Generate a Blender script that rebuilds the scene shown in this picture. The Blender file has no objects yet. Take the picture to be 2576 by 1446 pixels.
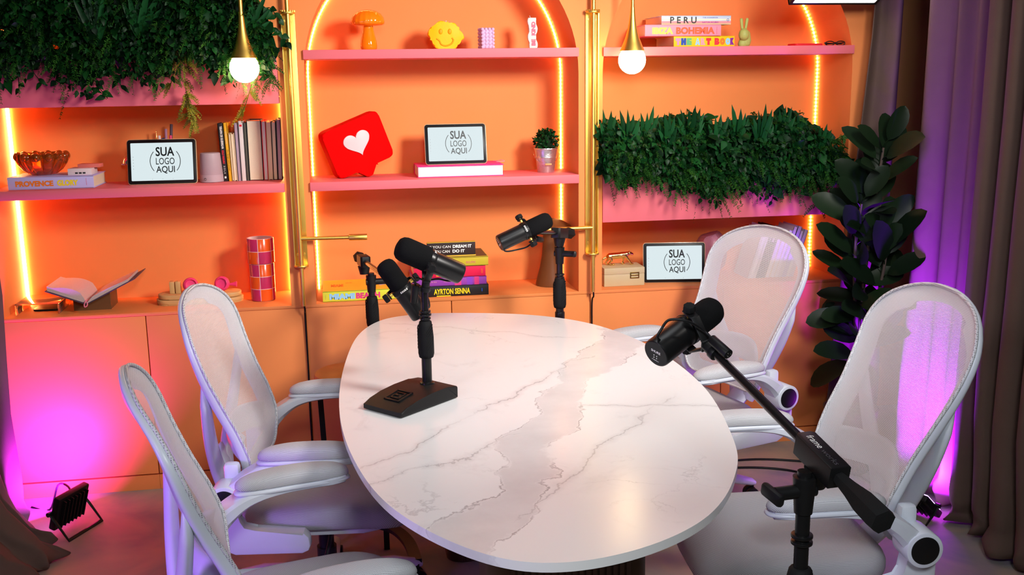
import bpy, bmesh, math, random
from mathutils import Vector, Matrix, Euler
import numpy as np
PI = math.pi
S = bpy.context.scene
COL = S.collection
random.seed(7)

# ------------------------------------------------------------------ camera
cam_d = bpy.data.cameras.new('camera')
cam_d.sensor_width = 36.0
cam_d.lens = 2555.2 / 2576.0 * 36.0
cam_d.clip_start = 0.05
cam = bpy.data.objects.new('camera', cam_d)
COL.objects.link(cam)
RT, UP, FW = Vector((0.9857, -0.1682, -0.0138)), Vector((0.0471, 0.1955, 0.9796)), Vector((0.1621, 0.9662, -0.2006))
cam.matrix_world = Matrix(((RT.x, UP.x, -FW.x, 0.0), (RT.y, UP.y, -FW.y, -4.1702), (RT.z, UP.z, -FW.z, 1.65), (0, 0, 0, 1)))
S.camera = cam

# ------------------------------------------------------------------ world, exposure
S.view_settings.view_transform = 'Standard'
S.view_settings.look = 'None'
S.view_settings.gamma = 1.0
S.view_settings.use_curve_mapping = False
S.view_settings.exposure = -0.08
w = bpy.data.worlds.new('room_air')
S.world = w
w.use_nodes = True
w.node_tree.nodes['Background'].inputs[0].default_value = (0.9, 0.85, 0.85, 1)
w.node_tree.nodes['Background'].inputs[1].default_value = 0.03

# ------------------------------------------------------------------ lights
def area(name, loc, target, size, power, color, size_y=None, spread=None):
    d = bpy.data.lights.new(name, 'AREA')
    d.energy = power
    d.color = color
    d.size = size
    if size_y:
        d.shape = 'RECTANGLE'
        d.size_y = size_y
    if spread:
        d.spread = spread
    o = bpy.data.objects.new(name, d)
    COL.objects.link(o)
    o.location = loc
    o.rotation_euler = (Vector(target) - Vector(loc)).to_track_quat('-Z', 'Y').to_euler()
    return o

area('flash_light', (0.25, -4.45, 2.45), (0.85, -1.7, 0.70), 0.45, 25, (0.90, 0.97, 1.0), spread=math.radians(140))
area('right_key_light', (1.70, -2.45, 2.40), (0.38, 0.0, 1.40), 0.5, 33, (1.0, 0.95, 0.90), spread=math.radians(94))
area('overhead_studio_light', (0.55, -1.9, 2.65), (0.5, -1.35, 0.75), 0.9, 4.0, (0.93, 0.97, 1.0), spread=math.radians(100))
area('added_left_fill', (-1.45, -3.6, 2.35), (1.45, -1.45, 0.75), 0.5, 3.0, (0.95, 0.97, 1.0), spread=math.radians(60))  # added fill, no lamp of the room: brightens the front right chair
area('left_flood_light', (-1.135, -0.275, 0.14), (-1.33, -0.02, 0.34), 0.13, 24, (0.50, 0.008, 0.84), 0.1, math.radians(175))
area('right_flood_light', (2.135, -0.835, 0.105), (2.52, -0.64, 0.52), 0.13, 150, (0.27, 0.004, 1.0), 0.1, math.radians(118))
area('left_violet_wash', (-1.6, -2.5, 0.7), (0.0, -1.4, 0.6), 0.5, 5, (0.42, 0.16, 1.0), spread=math.radians(80))

# ------------------------------------------------------------------ materials
MATS = {}
def mat(name, color, rough=0.5, metal=0.0, bump=0.0, bscale=200.0, var=0.0, vscale=8.0, spec=None, emit=None, estr=0.0,
        trans=0.0, ior=1.45, sheen=0.0, coat=0.0):
    if name in MATS:
        return MATS[name]
    m = bpy.data.materials.new(name)
    m.use_nodes = True
    nt = m.node_tree
    b = nt.nodes['Principled BSDF']
    c4 = (color[0], color[1], color[2], 1)
    b.inputs['Base Color'].default_value = c4
    b.inputs['Roughness'].default_value = rough
    b.inputs['Metallic'].default_value = metal
    b.inputs['IOR'].default_value = ior
    if spec is not None:
        b.inputs['Specular IOR Level'].default_value = spec
    if trans:
        b.inputs['Transmission Weight'].default_value = trans
    if sheen:
        b.inputs['Sheen Weight'].default_value = sheen
    if coat:
        b.inputs['Coat Weight'].default_value = coat
        b.inputs['Coat Roughness'].default_value = 0.08
    if emit:
        b.inputs['Emission Color'].default_value = (emit[0], emit[1], emit[2], 1)
        b.inputs['Emission Strength'].default_value = estr
    tc = nt.nodes.new('ShaderNodeTexCoord')
    nz = nt.nodes.new('ShaderNodeTexNoise')
    nz.inputs['Scale'].default_value = vscale
    nz.inputs['Detail'].default_value = 4
    nt.links.new(tc.outputs['Object'], nz.inputs['Vector'])
    if var > 0:
        mx = nt.nodes.new('ShaderNodeMix')
        mx.data_type = 'RGBA'
        mx.inputs['A'].default_value = tuple(max(0, x * (1 - var)) for x in color) + (1,)
        mx.inputs['B'].default_value = tuple(min(1, x * (1 + var)) for x in color) + (1,)
        nt.links.new(nz.outputs['Fac'], mx.inputs['Factor'])
        nt.links.new(mx.outputs['Result'], b.inputs['Base Color'])
    if bump > 0:
        n2 = nt.nodes.new('ShaderNodeTexNoise')
        n2.inputs['Scale'].default_value = bscale
        nt.links.new(tc.outputs['Object'], n2.inputs['Vector'])
        bp = nt.nodes.new('ShaderNodeBump')
        bp.inputs['Strength'].default_value = bump
        bp.inputs['Distance'].default_value = 0.002
        nt.links.new(n2.outputs['Fac'], bp.inputs['Height'])
        nt.links.new(bp.outputs['Normal'], b.inputs['Normal'])
    MATS[name] = m
    return m

PEACH = mat('peach_paint', (0.84, 0.262, 0.075), 0.6, bump=0.06, bscale=300, var=0.03, vscale=3, spec=0.2)
PINK = mat('pink_paint', (0.80, 0.165, 0.19), 0.55, bump=0.06, bscale=300, var=0.03, vscale=3, spec=0.2)
CURT = mat('taupe_curtain_cloth', (0.115, 0.074, 0.058), 0.85, bump=0.25, bscale=900, var=0.08, vscale=20, spec=0.1)
WHITEP = mat('white_plastic', (0.66, 0.70, 0.78), 0.33, var=0.02)
BLACKP = mat('black_plastic', (0.006, 0.006, 0.0065), 0.42, bump=0.05, bscale=500, var=0.2, spec=0.3)
BLACKM = mat('black_metal', (0.006, 0.006, 0.0065), 0.3, metal=0.0, var=0.1, spec=0.4)
GRIP = mat('black_rubber_grip', (0.006, 0.006, 0.0065), 0.75, bump=0.3, bscale=400, spec=0.25)
FOAM = mat('black_foam', (0.008, 0.008, 0.0085), 0.95, bump=0.8, bscale=900, spec=0.08)
BRASS = mat('brushed_brass', (0.92, 0.62, 0.13), 0.40, metal=1.0, bump=0.05, bscale=200, var=0.05)
GOLD = mat('polished_gold', (0.95, 0.62, 0.2), 0.12, metal=1.0, bump=0.2, bscale=120)
CHROME = mat('chrome', (0.85, 0.85, 0.86), 0.06, metal=1.0)
PAPER = mat('page_paper', (0.8, 0.68, 0.5), 0.8, bump=0.5, bscale=900, var=0.08, vscale=300)
PAPERW = mat('white_page_paper', (0.78, 0.74, 0.74), 0.8, bump=0.4, bscale=900, var=0.06, vscale=300)
WHITE = mat('white_ink', (0.85, 0.83, 0.8), 0.6)
BLACKI = mat('black_ink', (0.012, 0.012, 0.014), 0.5)
WOOD = mat('dark_brown_wood', (0.10, 0.05, 0.025), 0.5, bump=0.2, bscale=60, var=0.35, vscale=12)
LWOOD = mat('light_wood', (0.62, 0.36, 0.13), 0.5, bump=0.1, bscale=60, var=0.2, vscale=14)

# ------------------------------------------------------------------ mesh helpers
def rotm(ax, ang):
    return Matrix.Rotation(ang, 4, ax)

def frame_from(d):
    d = Vector(d).normalized()
    a = Vector((0, 0, 1)) if abs(d.z) < 0.95 else Vector((1, 0, 0))
    x = a.cross(d).normalized()
    y = d.cross(x).normalized()
    return x, y, d

class MB:
    """collects faces; build() links them as one mesh object"""
    def __init__(s, M=None):
        s.v, s.f, s.m, s.uv, s.M = [], [], [], {}, M
    def add(s, vs, fs, m=0, M=None, uvs=None):
        o = len(s.v)
        if M is not None:
            vs = [M @ Vector(p) for p in vs]
        if s.M is not None:
            vs = [s.M @ Vector(p) for p in vs]
        s.v += [tuple(p) for p in vs]
        for i, f in enumerate(fs):
            if uvs is not None:
                s.uv[len(s.f)] = [uvs[k] for k in f]
            s.f.append(tuple(k + o for k in f))
            s.m.append(m)
        return s
    def box(s, c, d, m=0, bev=0.0, M=None, seg=2):
        bm = bmesh.new()
        bmesh.ops.create_cube(bm, size=1)
        bmesh.ops.scale(bm, vec=d, verts=bm.verts)
        if bev > 0:
            bmesh.ops.bevel(bm, geom=list(bm.edges), offset=min(bev, min(d) * 0.49), segments=seg, profile=0.5, affect='EDGES')
        T = Matrix.Translation(c)
        s._bm(bm, m, (M @ T) if M is not None else T)
        return s
    def _bm(s, bm, m, M=None):
        bm.verts.ensure_lookup_table()
        for i, v in enumerate(bm.verts):
            v.index = i
        s.add([v.co.copy() for v in bm.verts], [[v.index for v in f.verts] for f in bm.faces], m, M)
        bm.free()
    def tube(s, pts, r, n=10, m=0, caps=True, closed=False, M=None, flat=1.0):
        pts = [Vector(p) for p in pts]
        N = len(pts)
        rs = r if isinstance(r, (list, tuple)) else [r] * N
        vs, fs = [], []
        px = None
        for i, p in enumerate(pts):
            if closed:
                t = pts[(i + 1) % N] - pts[i - 1]
            else:
                t = pts[min(i + 1, N - 1)] - pts[max(i - 1, 0)]
            t = t.normalized() if t.length > 1e-9 else Vector((0, 0, 1))
            if px is None:
                px, py, _ = frame_from(t)
            else:
                px = (px - t * px.dot(t))
                px = px.normalized() if px.length > 1e-6 else frame_from(t)[0]
                py = t.cross(px)
            for k in range(n):
                a = 2 * PI * k / n
                vs.append(p + px * (math.cos(a) * rs[i]) + py * (math.sin(a) * rs[i] * flat))
        M_ = N if closed else N - 1
        for i in range(M_):
            j = (i + 1) % N
            for k in range(n):
                l = (k + 1) % n
                fs.append((i * n + k, i * n + l, j * n + l, j * n + k))
        if caps and not closed:
            fs.append(tuple(range(n))[::-1])
            fs.append(tuple((N - 1) * n + k for k in range(n)))
        return s.add(vs, fs, m, M)
    def cyl(s, p0, p1, r0, r1=None, n=20, m=0, caps=True, M=None, bev=0.0):
        p0, p1 = Vector(p0), Vector(p1)
        r1 = r0 if r1 is None else r1
        if bev > 0:
            d = (p1 - p0).normalized()
            pts = [p0, p0 + d * bev * 0.3, p0 + d * bev, p1 - d * bev, p1 - d * bev * 0.3, p1]
            rs = [r0 - bev, r0 - bev * 0.3, r0, r1, r1 - bev * 0.3, r1 - bev]
            x, y, d = frame_from(d)
            prof = [(rr, (q - p0).dot(d)) for rr, q in zip(rs, pts)]
            MM = Matrix(((x.x, y.x, d.x, p0.x), (x.y, y.y, d.y, p0.y), (x.z, y.z, d.z, p0.z), (0, 0, 0, 1)))
            return s.lathe(prof, n, m, (M @ MM) if M is not None else MM, caps)
        x, y, d = frame_from(p1 - p0)
        vs = []
        for p, r in ((p0, r0), (p1, r1)):
            for k in range(n):
                a = 2 * PI * k / n
                vs.append(p + x * math.cos(a) * r + y * math.sin(a) * r)
        fs = [(k, (k + 1) % n, n + (k + 1) % n, n + k) for k in range(n)]
        if caps:
            fs += [tuple(range(n))[::-1], tuple(range(n, 2 * n))]
        return s.add(vs, fs, m, M)
    def lathe(s, prof, n=24, m=0, M=None, caps=True, wob=None):
        vs, fs = [], []
        for i, (r, z) in enumerate(prof):
            for k in range(n):
                a = 2 * PI * k / n
                q = r * (wob(i, a) if wob else 1.0)
                vs.append((q * math.cos(a), q * math.sin(a), z))
        for i in range(len(prof) - 1):
            for k in range(n):
                l = (k + 1) % n
                fs.append((i * n + k, i * n + l, (i + 1) * n + l, (i + 1) * n + k))
        if caps:
            fs.append(tuple(range(n))[::-1])
            fs.append(tuple((len(prof) - 1) * n + k for k in range(n)))
        return s.add(vs, fs, m, M)
    def prism(s, out, z0, z1, m=0, M=None, bev=0.0, seg=2):
        """2D outline (ccw) extruded along z"""
        bm = bmesh.new()
        n = len(out)
        a = [bm.verts.new((x, y, z0)) for x, y in out]
        b = [bm.verts.new((x, y, z1)) for x, y in out]
        bot = bm.faces.new(a[::-1])
        top = bm.faces.new(b)
        for i in range(n):
            j = (i + 1) % n
            bm.faces.new((a[i], a[j], b[j], b[i]))
        if bev > 0:
            es = list(bot.edges) + list(top.edges)
            bmesh.ops.bevel(bm, geom=es, offset=bev, segments=seg, profile=0.5, affect='EDGES')
        s._bm(bm, m, M)
        return s
    def grid(s, fn, nu, nv, m=0, M=None, closed_u=False, uvscale=None):
        vs = [fn(i / (nu - (0 if closed_u else 1)), j / (nv - 1)) for j in range(nv) for i in range(nu)]
        fs = []
        for j in range(nv - 1):
            for i in range(nu if closed_u else nu - 1):
                k = (i + 1) % nu
                fs.append((j * nu + i, j * nu + k, (j + 1) * nu + k, (j + 1) * nu + i))
        uvs = None
        if uvscale:
            uvs = [((i / (nu - 1)) * uvscale[0], (j / (nv - 1)) * uvscale[1]) for j in range(nv) for i in range(nu)]
        return s.add(vs, fs, m, M, uvs)
    def ell(s, c, r, n=16, m=0, M=None):
        prof = []
        k = n // 2
        for i in range(k + 1):
            a = -PI / 2 + PI * i / k
            prof.append((max(1e-4, math.cos(a)), math.sin(a)))
        T = Matrix.Translation(c) @ Matrix.Diagonal((r[0], r[1], r[2], 1))
        return s.lathe(prof, n, m, (M @ T) if M is not None else T)
    def build(s, name, mats, parent=None, world=False, smooth=38, kind=None, label=None):
        me = bpy.data.meshes.new(name)
        vs = s.v
        if world and parent is not None:
            Mi = wmat(parent).inverted()
            vs = [tuple(Mi @ Vector(p)) for p in vs]
        me.from_pydata(vs, [], s.f)
        if not isinstance(mats, (list, tuple)):
            mats = [mats]
        for mm in mats:
            me.materials.append(mm)
        if len(mats) > 1:
            me.polygons.foreach_set('material_index', s.m)
        if s.uv:
            ul = me.uv_layers.new(name='UVMap')
            for fi, us in s.uv.items():
                p = me.polygons[fi]
                for li, u in zip(p.loop_indices, us):
                    ul.data[li].uv = u
        me.update()
        if smooth:
            me.shade_smooth()
            me.set_sharp_from_angle(angle=math.radians(smooth))
        o = bpy.data.objects.new(name, me)
        COL.objects.link(o)
        if parent is not None:
            o.parent = parent
        if kind:
            o['kind'] = kind
        if label:
            o['label'] = label
        return o

def wmat(o):
    M = Matrix.LocRotScale(o.location, o.rotation_euler, o.scale)
    return (wmat(o.parent) @ M) if o.parent else M

def tag(o, label, cat, group=None, kind=None):
    o['label'] = label
    o['category'] = cat
    if group:
        o['group'] = group
    if kind:
        o['kind'] = kind
    return o

def thing(name, label, cat, loc=(0, 0, 0), rz=0.0, group=None, rot=None):
    o = bpy.data.objects.new(name, None)
    o.empty_display_size = 0.05
    COL.objects.link(o)
    o.location = loc
    o.rotation_euler = rot if rot else (0, 0, rz)
    return tag(o, label, cat, group)

def struct(mb, name, mats, **k):
    return mb.build(name, mats, kind='structure', **k)

def copy_tree(o, parent=None):
    c = o.copy()
    COL.objects.link(c)
    if parent is not None:
        c.parent = parent
    for ch in list(o.children):
        copy_tree(ch, c)
    return c

FONT_CACHE = {}
def text_mb(mb, body, width, height, M, m=0, depth=0.0008, bold=0.0, align='CENTER', thin=None):
    """letters filled into a width x height rectangle in the local xy plane of M (x along text, y up, z out)"""
    key = (body, round(bold, 3), align)
    if key not in FONT_CACHE:
        cu = bpy.data.curves.new('lettering', 'FONT')
        cu.body = body
        cu.align_x = 'LEFT' if align == 'LEFT' else 'CENTER'
        cu.size = 1.0
        cu.offset = bold
        cu.resolution_u = 3
        o = bpy.data.objects.new('lettering', cu)
        COL.objects.link(o)
        dg = bpy.context.evaluated_depsgraph_get()
        me = bpy.data.meshes.new_from_object(o.evaluated_get(dg))
        vs = [tuple(v.co) for v in me.vertices]
        fs = [tuple(p.vertices) for p in me.polygons]
        bpy.data.objects.remove(o)
        bpy.data.curves.remove(cu)
        bpy.data.meshes.remove(me)
        FONT_CACHE[key] = (vs, fs)
    vs, fs = FONT_CACHE[key]
    if not vs:
        return
    xs = [v[0] for v in vs]
    ys = [v[1] for v in vs]
    x0, x1, y0, y1 = min(xs), max(xs), min(ys), max(ys)
    sx = width / (x1 - x0)
    sy = height / (y1 - y0)
    out = [((x - (x0 + x1) / 2) * sx, (y - (y0 + y1) / 2) * sy, depth) for x, y, z in vs]
    mb.add(out, fs, m, M)

def face_M(origin, xdir, ydir):
    x = Vector(xdir).normalized()
    z = x.cross(Vector(ydir)).normalized()
    y = z.cross(x)
    o = Vector(origin)
    return Matrix(((x.x, y.x, z.x, o.x), (x.y, y.y, z.y, o.y), (x.z, y.z, z.z, o.z), (0, 0, 0, 1)))

def spline(pts, n, closed=False):
    """Catmull-Rom through pts"""
    P = [Vector(p) for p in pts]
    N = len(P)
    out = []
    segs = N if closed else N - 1
    for i in range(segs):
        if closed:
            a, b, c, d = P[i - 1], P[i], P[(i + 1) % N], P[(i + 2) % N]
        else:
            a, b, c, d = P[max(i - 1, 0)], P[i], P[i + 1], P[min(i + 2, N - 1)]
        for k in range(n):
            t = k / n
            out.append(0.5 * ((2 * b) + (c - a) * t + (2 * a - 5 * b + 4 * c - d) * t * t + (3 * b - a - 3 * c + d) * t ** 3))
    if not closed:
        out.append(P[-1].copy())
    return out

def rrect(w, h, r, n=5, cx=0.0, cy=0.0):
    out = []
    for qx, qy, a0 in ((1, 1, 0), (-1, 1, PI / 2), (-1, -1, PI), (1, -1, 1.5 * PI)):
        for k in range(n + 1):
            a = a0 + PI / 2 * k / n
            out.append((cx + qx * (w / 2 - r) + r * math.cos(a), cy + qy * (h / 2 - r) + r * math.sin(a)))
    return out

def blob(name, parts, mats, parent, voxel=0.003, M=None, smooth_it=4):
    """one continuous surface around tapered limbs ((p0,p1,r0,r1), ...)"""
    mb = MB(M)
    for p0, p1, r0, r1 in parts:
        p0, p1 = Vector(p0), Vector(p1)
        L = (p1 - p0).length
        k = max(2, int(L / (min(r0, r1) * 0.5)) + 1)
        for i in range(k):
            t = i / (k - 1)
            r = r0 + (r1 - r0) * t
            mb.ell(p0.lerp(p1, t), (r, r, r), 12)
    me = bpy.data.meshes.new(name)
    me.from_pydata(mb.v, [], mb.f)
    tmp = bpy.data.objects.new('tmp', me)
    COL.objects.link(tmp)
    md = tmp.modifiers.new('r', 'REMESH')
    md.mode = 'VOXEL'
    md.voxel_size = voxel
    sm = tmp.modifiers.new('s', 'SMOOTH')
    sm.factor = 0.5
    sm.iterations = smooth_it
    dg = bpy.context.evaluated_depsgraph_get()
    m2 = bpy.data.meshes.new_from_object(tmp.evaluated_get(dg))
    bpy.data.objects.remove(tmp)
    bpy.data.meshes.remove(me)
    m2.name = name
    m2.materials.clear()
    for mm in (mats if isinstance(mats, (list, tuple)) else [mats]):
        m2.materials.append(mm)
    m2.shade_smooth()
    o = bpy.data.objects.new(name, m2)
    COL.objects.link(o)
    o.parent = parent
    return o

# ------------------------------------------------------------------ procedural surface materials
def floor_mat():
    m = mat('mottled_concrete', (0.2, 0.155, 0.12), 0.65, bump=0.15, bscale=30)
    nt = m.node_tree
    b = nt.nodes['Principled BSDF']
    tc = nt.nodes.new('ShaderNodeTexCoord')
    n1 = nt.nodes.new('ShaderNodeTexNoise')
    n1.inputs['Scale'].default_value = 3.5
    n1.inputs['Detail'].default_value = 7
    n1.inputs['Distortion'].default_value = 0.6
    cr = nt.nodes.new('ShaderNodeValToRGB')
    cr.color_ramp.elements[0].position = 0.3
    cr.color_ramp.elements[0].color = (0.19, 0.215, 0.21, 1)
    cr.color_ramp.elements[1].position = 0.7
    cr.color_ramp.elements[1].color = (0.45, 0.34, 0.24, 1)
    e = cr.color_ramp.elements.new(0.5)
    e.color = (0.33, 0.29, 0.23, 1)
    nt.links.new(tc.outputs['Object'], n1.inputs['Vector'])
    nt.links.new(n1.outputs['Fac'], cr.inputs['Fac'])
    nt.links.new(cr.outputs['Color'], b.inputs['Base Color'])
    return m

def marble_mat():
    m = bpy.data.materials.new('veined_white_marble')
    m.use_nodes = True
    nt = m.node_tree
    L = nt.links
    b = nt.nodes['Principled BSDF']
    b.inputs['Roughness'].default_value = 0.22
    b.inputs['Specular IOR Level'].default_value = 0.35
    tc = nt.nodes.new('ShaderNodeTexCoord')
    def math_(op, a, c=None, d=None):
        n = nt.nodes.new('ShaderNodeMath')
        n.operation = op
        for i, x in enumerate((a, c, d)):
            if x is None:
                continue
            if isinstance(x, (int, float)):
                n.inputs[i].default_value = x
            else:
                L.new(x, n.inputs[i])
        return n.outputs[0]
    def noise(scale, detail, off=(0, 0, 0), dist=0.0, rough=0.6):
        mp = nt.nodes.new('ShaderNodeMapping')
        mp.inputs['Location'].default_value = off
        L.new(tc.outputs['Object'], mp.inputs['Vector'])
        n = nt.nodes.new('ShaderNodeTexNoise')
        n.inputs['Scale'].default_value = scale
        n.inputs['Detail'].default_value = detail
        n.inputs['Roughness'].default_value = rough
        n.inputs['Distortion'].default_value = dist
        L.new(mp.outputs['Vector'], n.inputs['Vector'])
        return n
    nA = noise(3.0, 9, (0, 0, 0))
    sub = nt.nodes.new('ShaderNodeVectorMath')
    sub.operation = 'SUBTRACT'
    L.new(nA.outputs['Color'], sub.inputs[0])
    sub.inputs[1].default_value = (0.5, 0.5, 0.5)
    def pos(amp):
        ma = nt.nodes.new('ShaderNodeVectorMath')
        ma.operation = 'MULTIPLY_ADD'
        L.new(sub.outputs[0], ma.inputs[0])
        ma.inputs[1].default_value = (amp, amp, 0)
        L.new(tc.outputs['Object'], ma.inputs[2])
        return ma.outputs[0]
    def dist(p0, p1, amp):
        dx, dy = p1[0] - p0[0], p1[1] - p0[1]
        l = math.hypot(dx, dy)
        nx, ny = dy / l, -dx / l
        dp = nt.nodes.new('ShaderNodeVectorMath')
        dp.operation = 'DOT_PRODUCT'
        L.new(pos(amp), dp.inputs[0])
        dp.inputs[1].default_value = (nx, ny, 0)
        return math_('SUBTRACT', dp.outputs['Value'], nx * p0[0] + ny * p0[1])
    def ramp(x, lo, hi):
        n = nt.nodes.new('ShaderNodeMapRange')
        n.interpolation_type = 'SMOOTHSTEP'
        L.new(x, n.inputs['Value'])
        n.inputs['From Min'].default_value = lo
        n.inputs['From Max'].default_value = hi
        return n.outputs['Result']
    OX, OY = 0.5, -1.34
    def loc(p):
        return (p[0] - OX, p[1] - OY)
    nW = noise(2.2, 4, (3, 1, 0))
    msk = noise(4.5, 5, (7, 2, 0))
    total = None
    # broad grey band across the top
    d = dist(loc((0.923, -0.795)), loc((0.176, -2.333)), 0.34)
    ad = math_('ABSOLUTE', d)
    wid = math_('MULTIPLY_ADD', nW.outputs['Fac'], 0.10, 0.008)
    rel = math_('SUBTRACT', ad, wid)
    band = math_('SUBTRACT', 1.0, ramp(rel, -0.012, 0.004))
    edge = math_('SUBTRACT', 1.0, ramp(math_('ABSOLUTE', rel), 0.0, 0.005))
    edge = math_('MULTIPLY', edge, ramp(msk.outputs['Fac'], 0.35, 0.6))
    cloud = noise(9, 8, (1, 5, 0))
    band = math_('MULTIPLY', band, math_('MULTIPLY_ADD', cloud.outputs['Fac'], 0.9, 0.1))
    total = math_('MULTIPLY', band, 0.40)
    total = math_('MAXIMUM', total, math_('MULTIPLY', edge, 0.75))
    k = 0
    for p0, p1, amp, wv, st in (((-0.0, -1.889), (0.778, -1.031), 0.26, 0.006, 0.6), ((0.89, -1.53), (0.33, -2.15), 0.24, 0.005, 0.5),
                                ((0.0, -2.02), (0.42, -1.72), 0.3, 0.004, 0.55), ((1.03, -1.60), (0.70, -1.52), 0.16, 0.004, 0.5),
                                ((0.2, -0.42), (0.75, -0.72), 0.22, 0.004, 0.4)):
        k += 1
        dd = math_('ABSOLUTE', dist(loc(p0), loc(p1), amp))
        thin = math_('SUBTRACT', 1.0, ramp(dd, 0.0, wv))
        wide = math_('MULTIPLY', math_('SUBTRACT', 1.0, ramp(dd, 0.0, wv * 5)), 0.28)
        v = math_('MAXIMUM', thin, wide)
        mk = noise(3.5, 3, (k * 3.1, k * 1.7, 0))
        # only the stretch between its ends
        px = nt.nodes.new('ShaderNodeVectorMath')
        px.operation = 'DOT_PRODUCT'
        L.new(tc.outputs['Object'], px.inputs[0])
        ll = math.hypot(p1[0] - p0[0], p1[1] - p0[1])
        ux, uy = (p1[0] - p0[0]) / ll, (p1[1] - p0[1]) / ll
        px.inputs[1].default_value = (ux, uy, 0)
        q0 = ux * loc(p0)[0] + uy * loc(p0)[1]
        tt = math_('SUBTRACT', px.outputs['Value'], q0)
        seg = math_('MULTIPLY', ramp(tt, -0.1, 0.0), math_('SUBTRACT', 1.0, ramp(tt, ll, ll + 0.12)))
        v = math_('MULTIPLY', math_('MULTIPLY', v, seg), math_('MULTIPLY', ramp(mk.outputs['Fac'], 0.25, 0.55), st))
        total = math_('MAXIMUM', total, v)
    # hair veins
    vo = nt.nodes.new('ShaderNodeTexVoronoi')
    vo.feature = 'DISTANCE_TO_EDGE'
    vo.inputs['Scale'].default_value = 3.4
    L.new(pos(0.55), vo.inputs['Vector'])
    hair = math_('SUBTRACT', 1.0, ramp(vo.outputs['Distance'], 0.0, 0.016))
    hm = noise(2.6, 3, (11, 4, 0))
    hair = math_('MULTIPLY', hair, math_('MULTIPLY', ramp(hm.outputs['Fac'], 0.5, 0.68), 0.32))
    total = math_('MAXIMUM', total, hair)
    soft = noise(5, 6, (2, 9, 0), 1.5)
    total = math_('MAXIMUM', total, math_('MULTIPLY', ramp(soft.outputs['Fac'], 0.56, 0.85), 0.25))
    mx = nt.nodes.new('ShaderNodeMix')
    mx.data_type = 'RGBA'
    mx.inputs['A'].default_value = (0.80, 0.80, 0.80, 1)
    mx.inputs['B'].default_value = (0.25, 0.235, 0.25, 1)
    L.new(total, mx.inputs['Factor'])
    L.new(mx.outputs['Result'], b.inputs['Base Color'])
    return m

def weave_mat(name, base, hole, open_mesh, rough=0.75):
    """knitted hexagon mesh in UV units of one hole; open_mesh cuts the holes through"""
    m = bpy.data.materials.new(name)
    m.use_nodes = True
    nt = m.node_tree
    L = nt.links
    b = nt.nodes['Principled BSDF']
    b.inputs['Roughness'].default_value = rough
    b.inputs['Specular IOR Level'].default_value = 0.3
    uv = nt.nodes.new('ShaderNodeUVMap')
    mp = nt.nodes.new('ShaderNodeSeparateXYZ')
    L.new(uv.outputs['UV'], mp.inputs[0])
    def math_(op, a, c=None, d=None):
        n = nt.nodes.new('ShaderNodeMath')
        n.operation = op
        for i, x in enumerate((a, c, d)):
            if x is None:
                continue
            if isinstance(x, (int, float)):
                n.inputs[i].default_value = x
            else:
                L.new(x, n.inputs[i])
        return n.outputs[0]
    def cell(ou, ov):
        fx = math_('SUBTRACT', math_('FRACT', math_('ADD', mp.outputs['X'], ou)), 0.5)
        fy = math_('MULTIPLY', math_('SUBTRACT', math_('FRACT', math_('ADD', math_('DIVIDE', mp.outputs['Y'], 1.732), ov)), 0.5), 1.732)
        return math_('SQRT', math_('ADD', math_('MULTIPLY', fx, fx), math_('MULTIPLY', fy, fy)))
    dmin = math_('MINIMUM', cell(0, 0), cell(0.5, 0.5))
    mr = nt.nodes.new('ShaderNodeMapRange')
    mr.inputs['From Min'].default_value = 0.27
    mr.inputs['From Max'].default_value = 0.37
    L.new(dmin, mr.inputs['Value'])
    solid = mr.outputs['Result']
    mx = nt.nodes.new('ShaderNodeMix')
    mx.data_type = 'RGBA'
    mx.inputs['A'].default_value = hole + (1,)
    mx.inputs['B'].default_value = base + (1,)
    L.new(solid, mx.inputs['Factor'])
    L.new(mx.outputs['Result'], b.inputs['Base Color'])
    bp = nt.nodes.new('ShaderNodeBump')
    bp.inputs['Strength'].default_value = 0.5
    bp.inputs['Distance'].default_value = 0.001
    L.new(solid, bp.inputs['Height'])
    L.new(bp.outputs['Normal'], b.inputs['Normal'])
    if open_mesh:
        L.new(math_('MAXIMUM', solid, 0.12), b.inputs['Alpha'])
    return m

MARBLE = marble_mat()
MESHF = weave_mat('open_chair_mesh', (0.86, 0.86, 0.88), (0.6, 0.59, 0.6), True)
SEATF = weave_mat('grey_seat_mesh', (0.54, 0.54, 0.57), (0.24, 0.23, 0.25), False)
PADF = weave_mat('grey_pad_mesh', (0.64, 0.65, 0.68), (0.34, 0.34, 0.37), False)

def led_mat(name, color, strength, floor_):
    m = bpy.data.materials.new(name)
    m.use_nodes = True
    nt = m.node_tree
    L = nt.links
    b = nt.nodes['Principled BSDF']
    b.inputs['Base Color'].default_value = (0.8, 0.7, 0.5, 1)
    b.inputs['Emission Color'].default_value = color + (1,)
    uv = nt.nodes.new('ShaderNodeUVMap')
    sp = nt.nodes.new('ShaderNodeSeparateXYZ')
    L.new(uv.outputs['UV'], sp.inputs[0])
    mu = nt.nodes.new('ShaderNodeMath')
    mu.operation = 'MULTIPLY'
    mu.inputs[1].default_value = 2 * PI / 0.0167
    L.new(sp.outputs['X'], mu.inputs[0])
    co = nt.nodes.new('ShaderNodeMath')
    co.operation = 'COSINE'
    L.new(mu.outputs[0], co.inputs[0])
    mr = nt.nodes.new('ShaderNodeMapRange')
    mr.inputs['From Min'].default_value = -0.3
    mr.inputs['From Max'].default_value = 1
    mr.inputs['To Min'].default_value = strength * floor_
    mr.inputs['To Max'].default_value = strength
    L.new(co.outputs[0], mr.inputs['Value'])
    L.new(mr.outputs['Result'], b.inputs['Emission Strength'])
    return m

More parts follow.
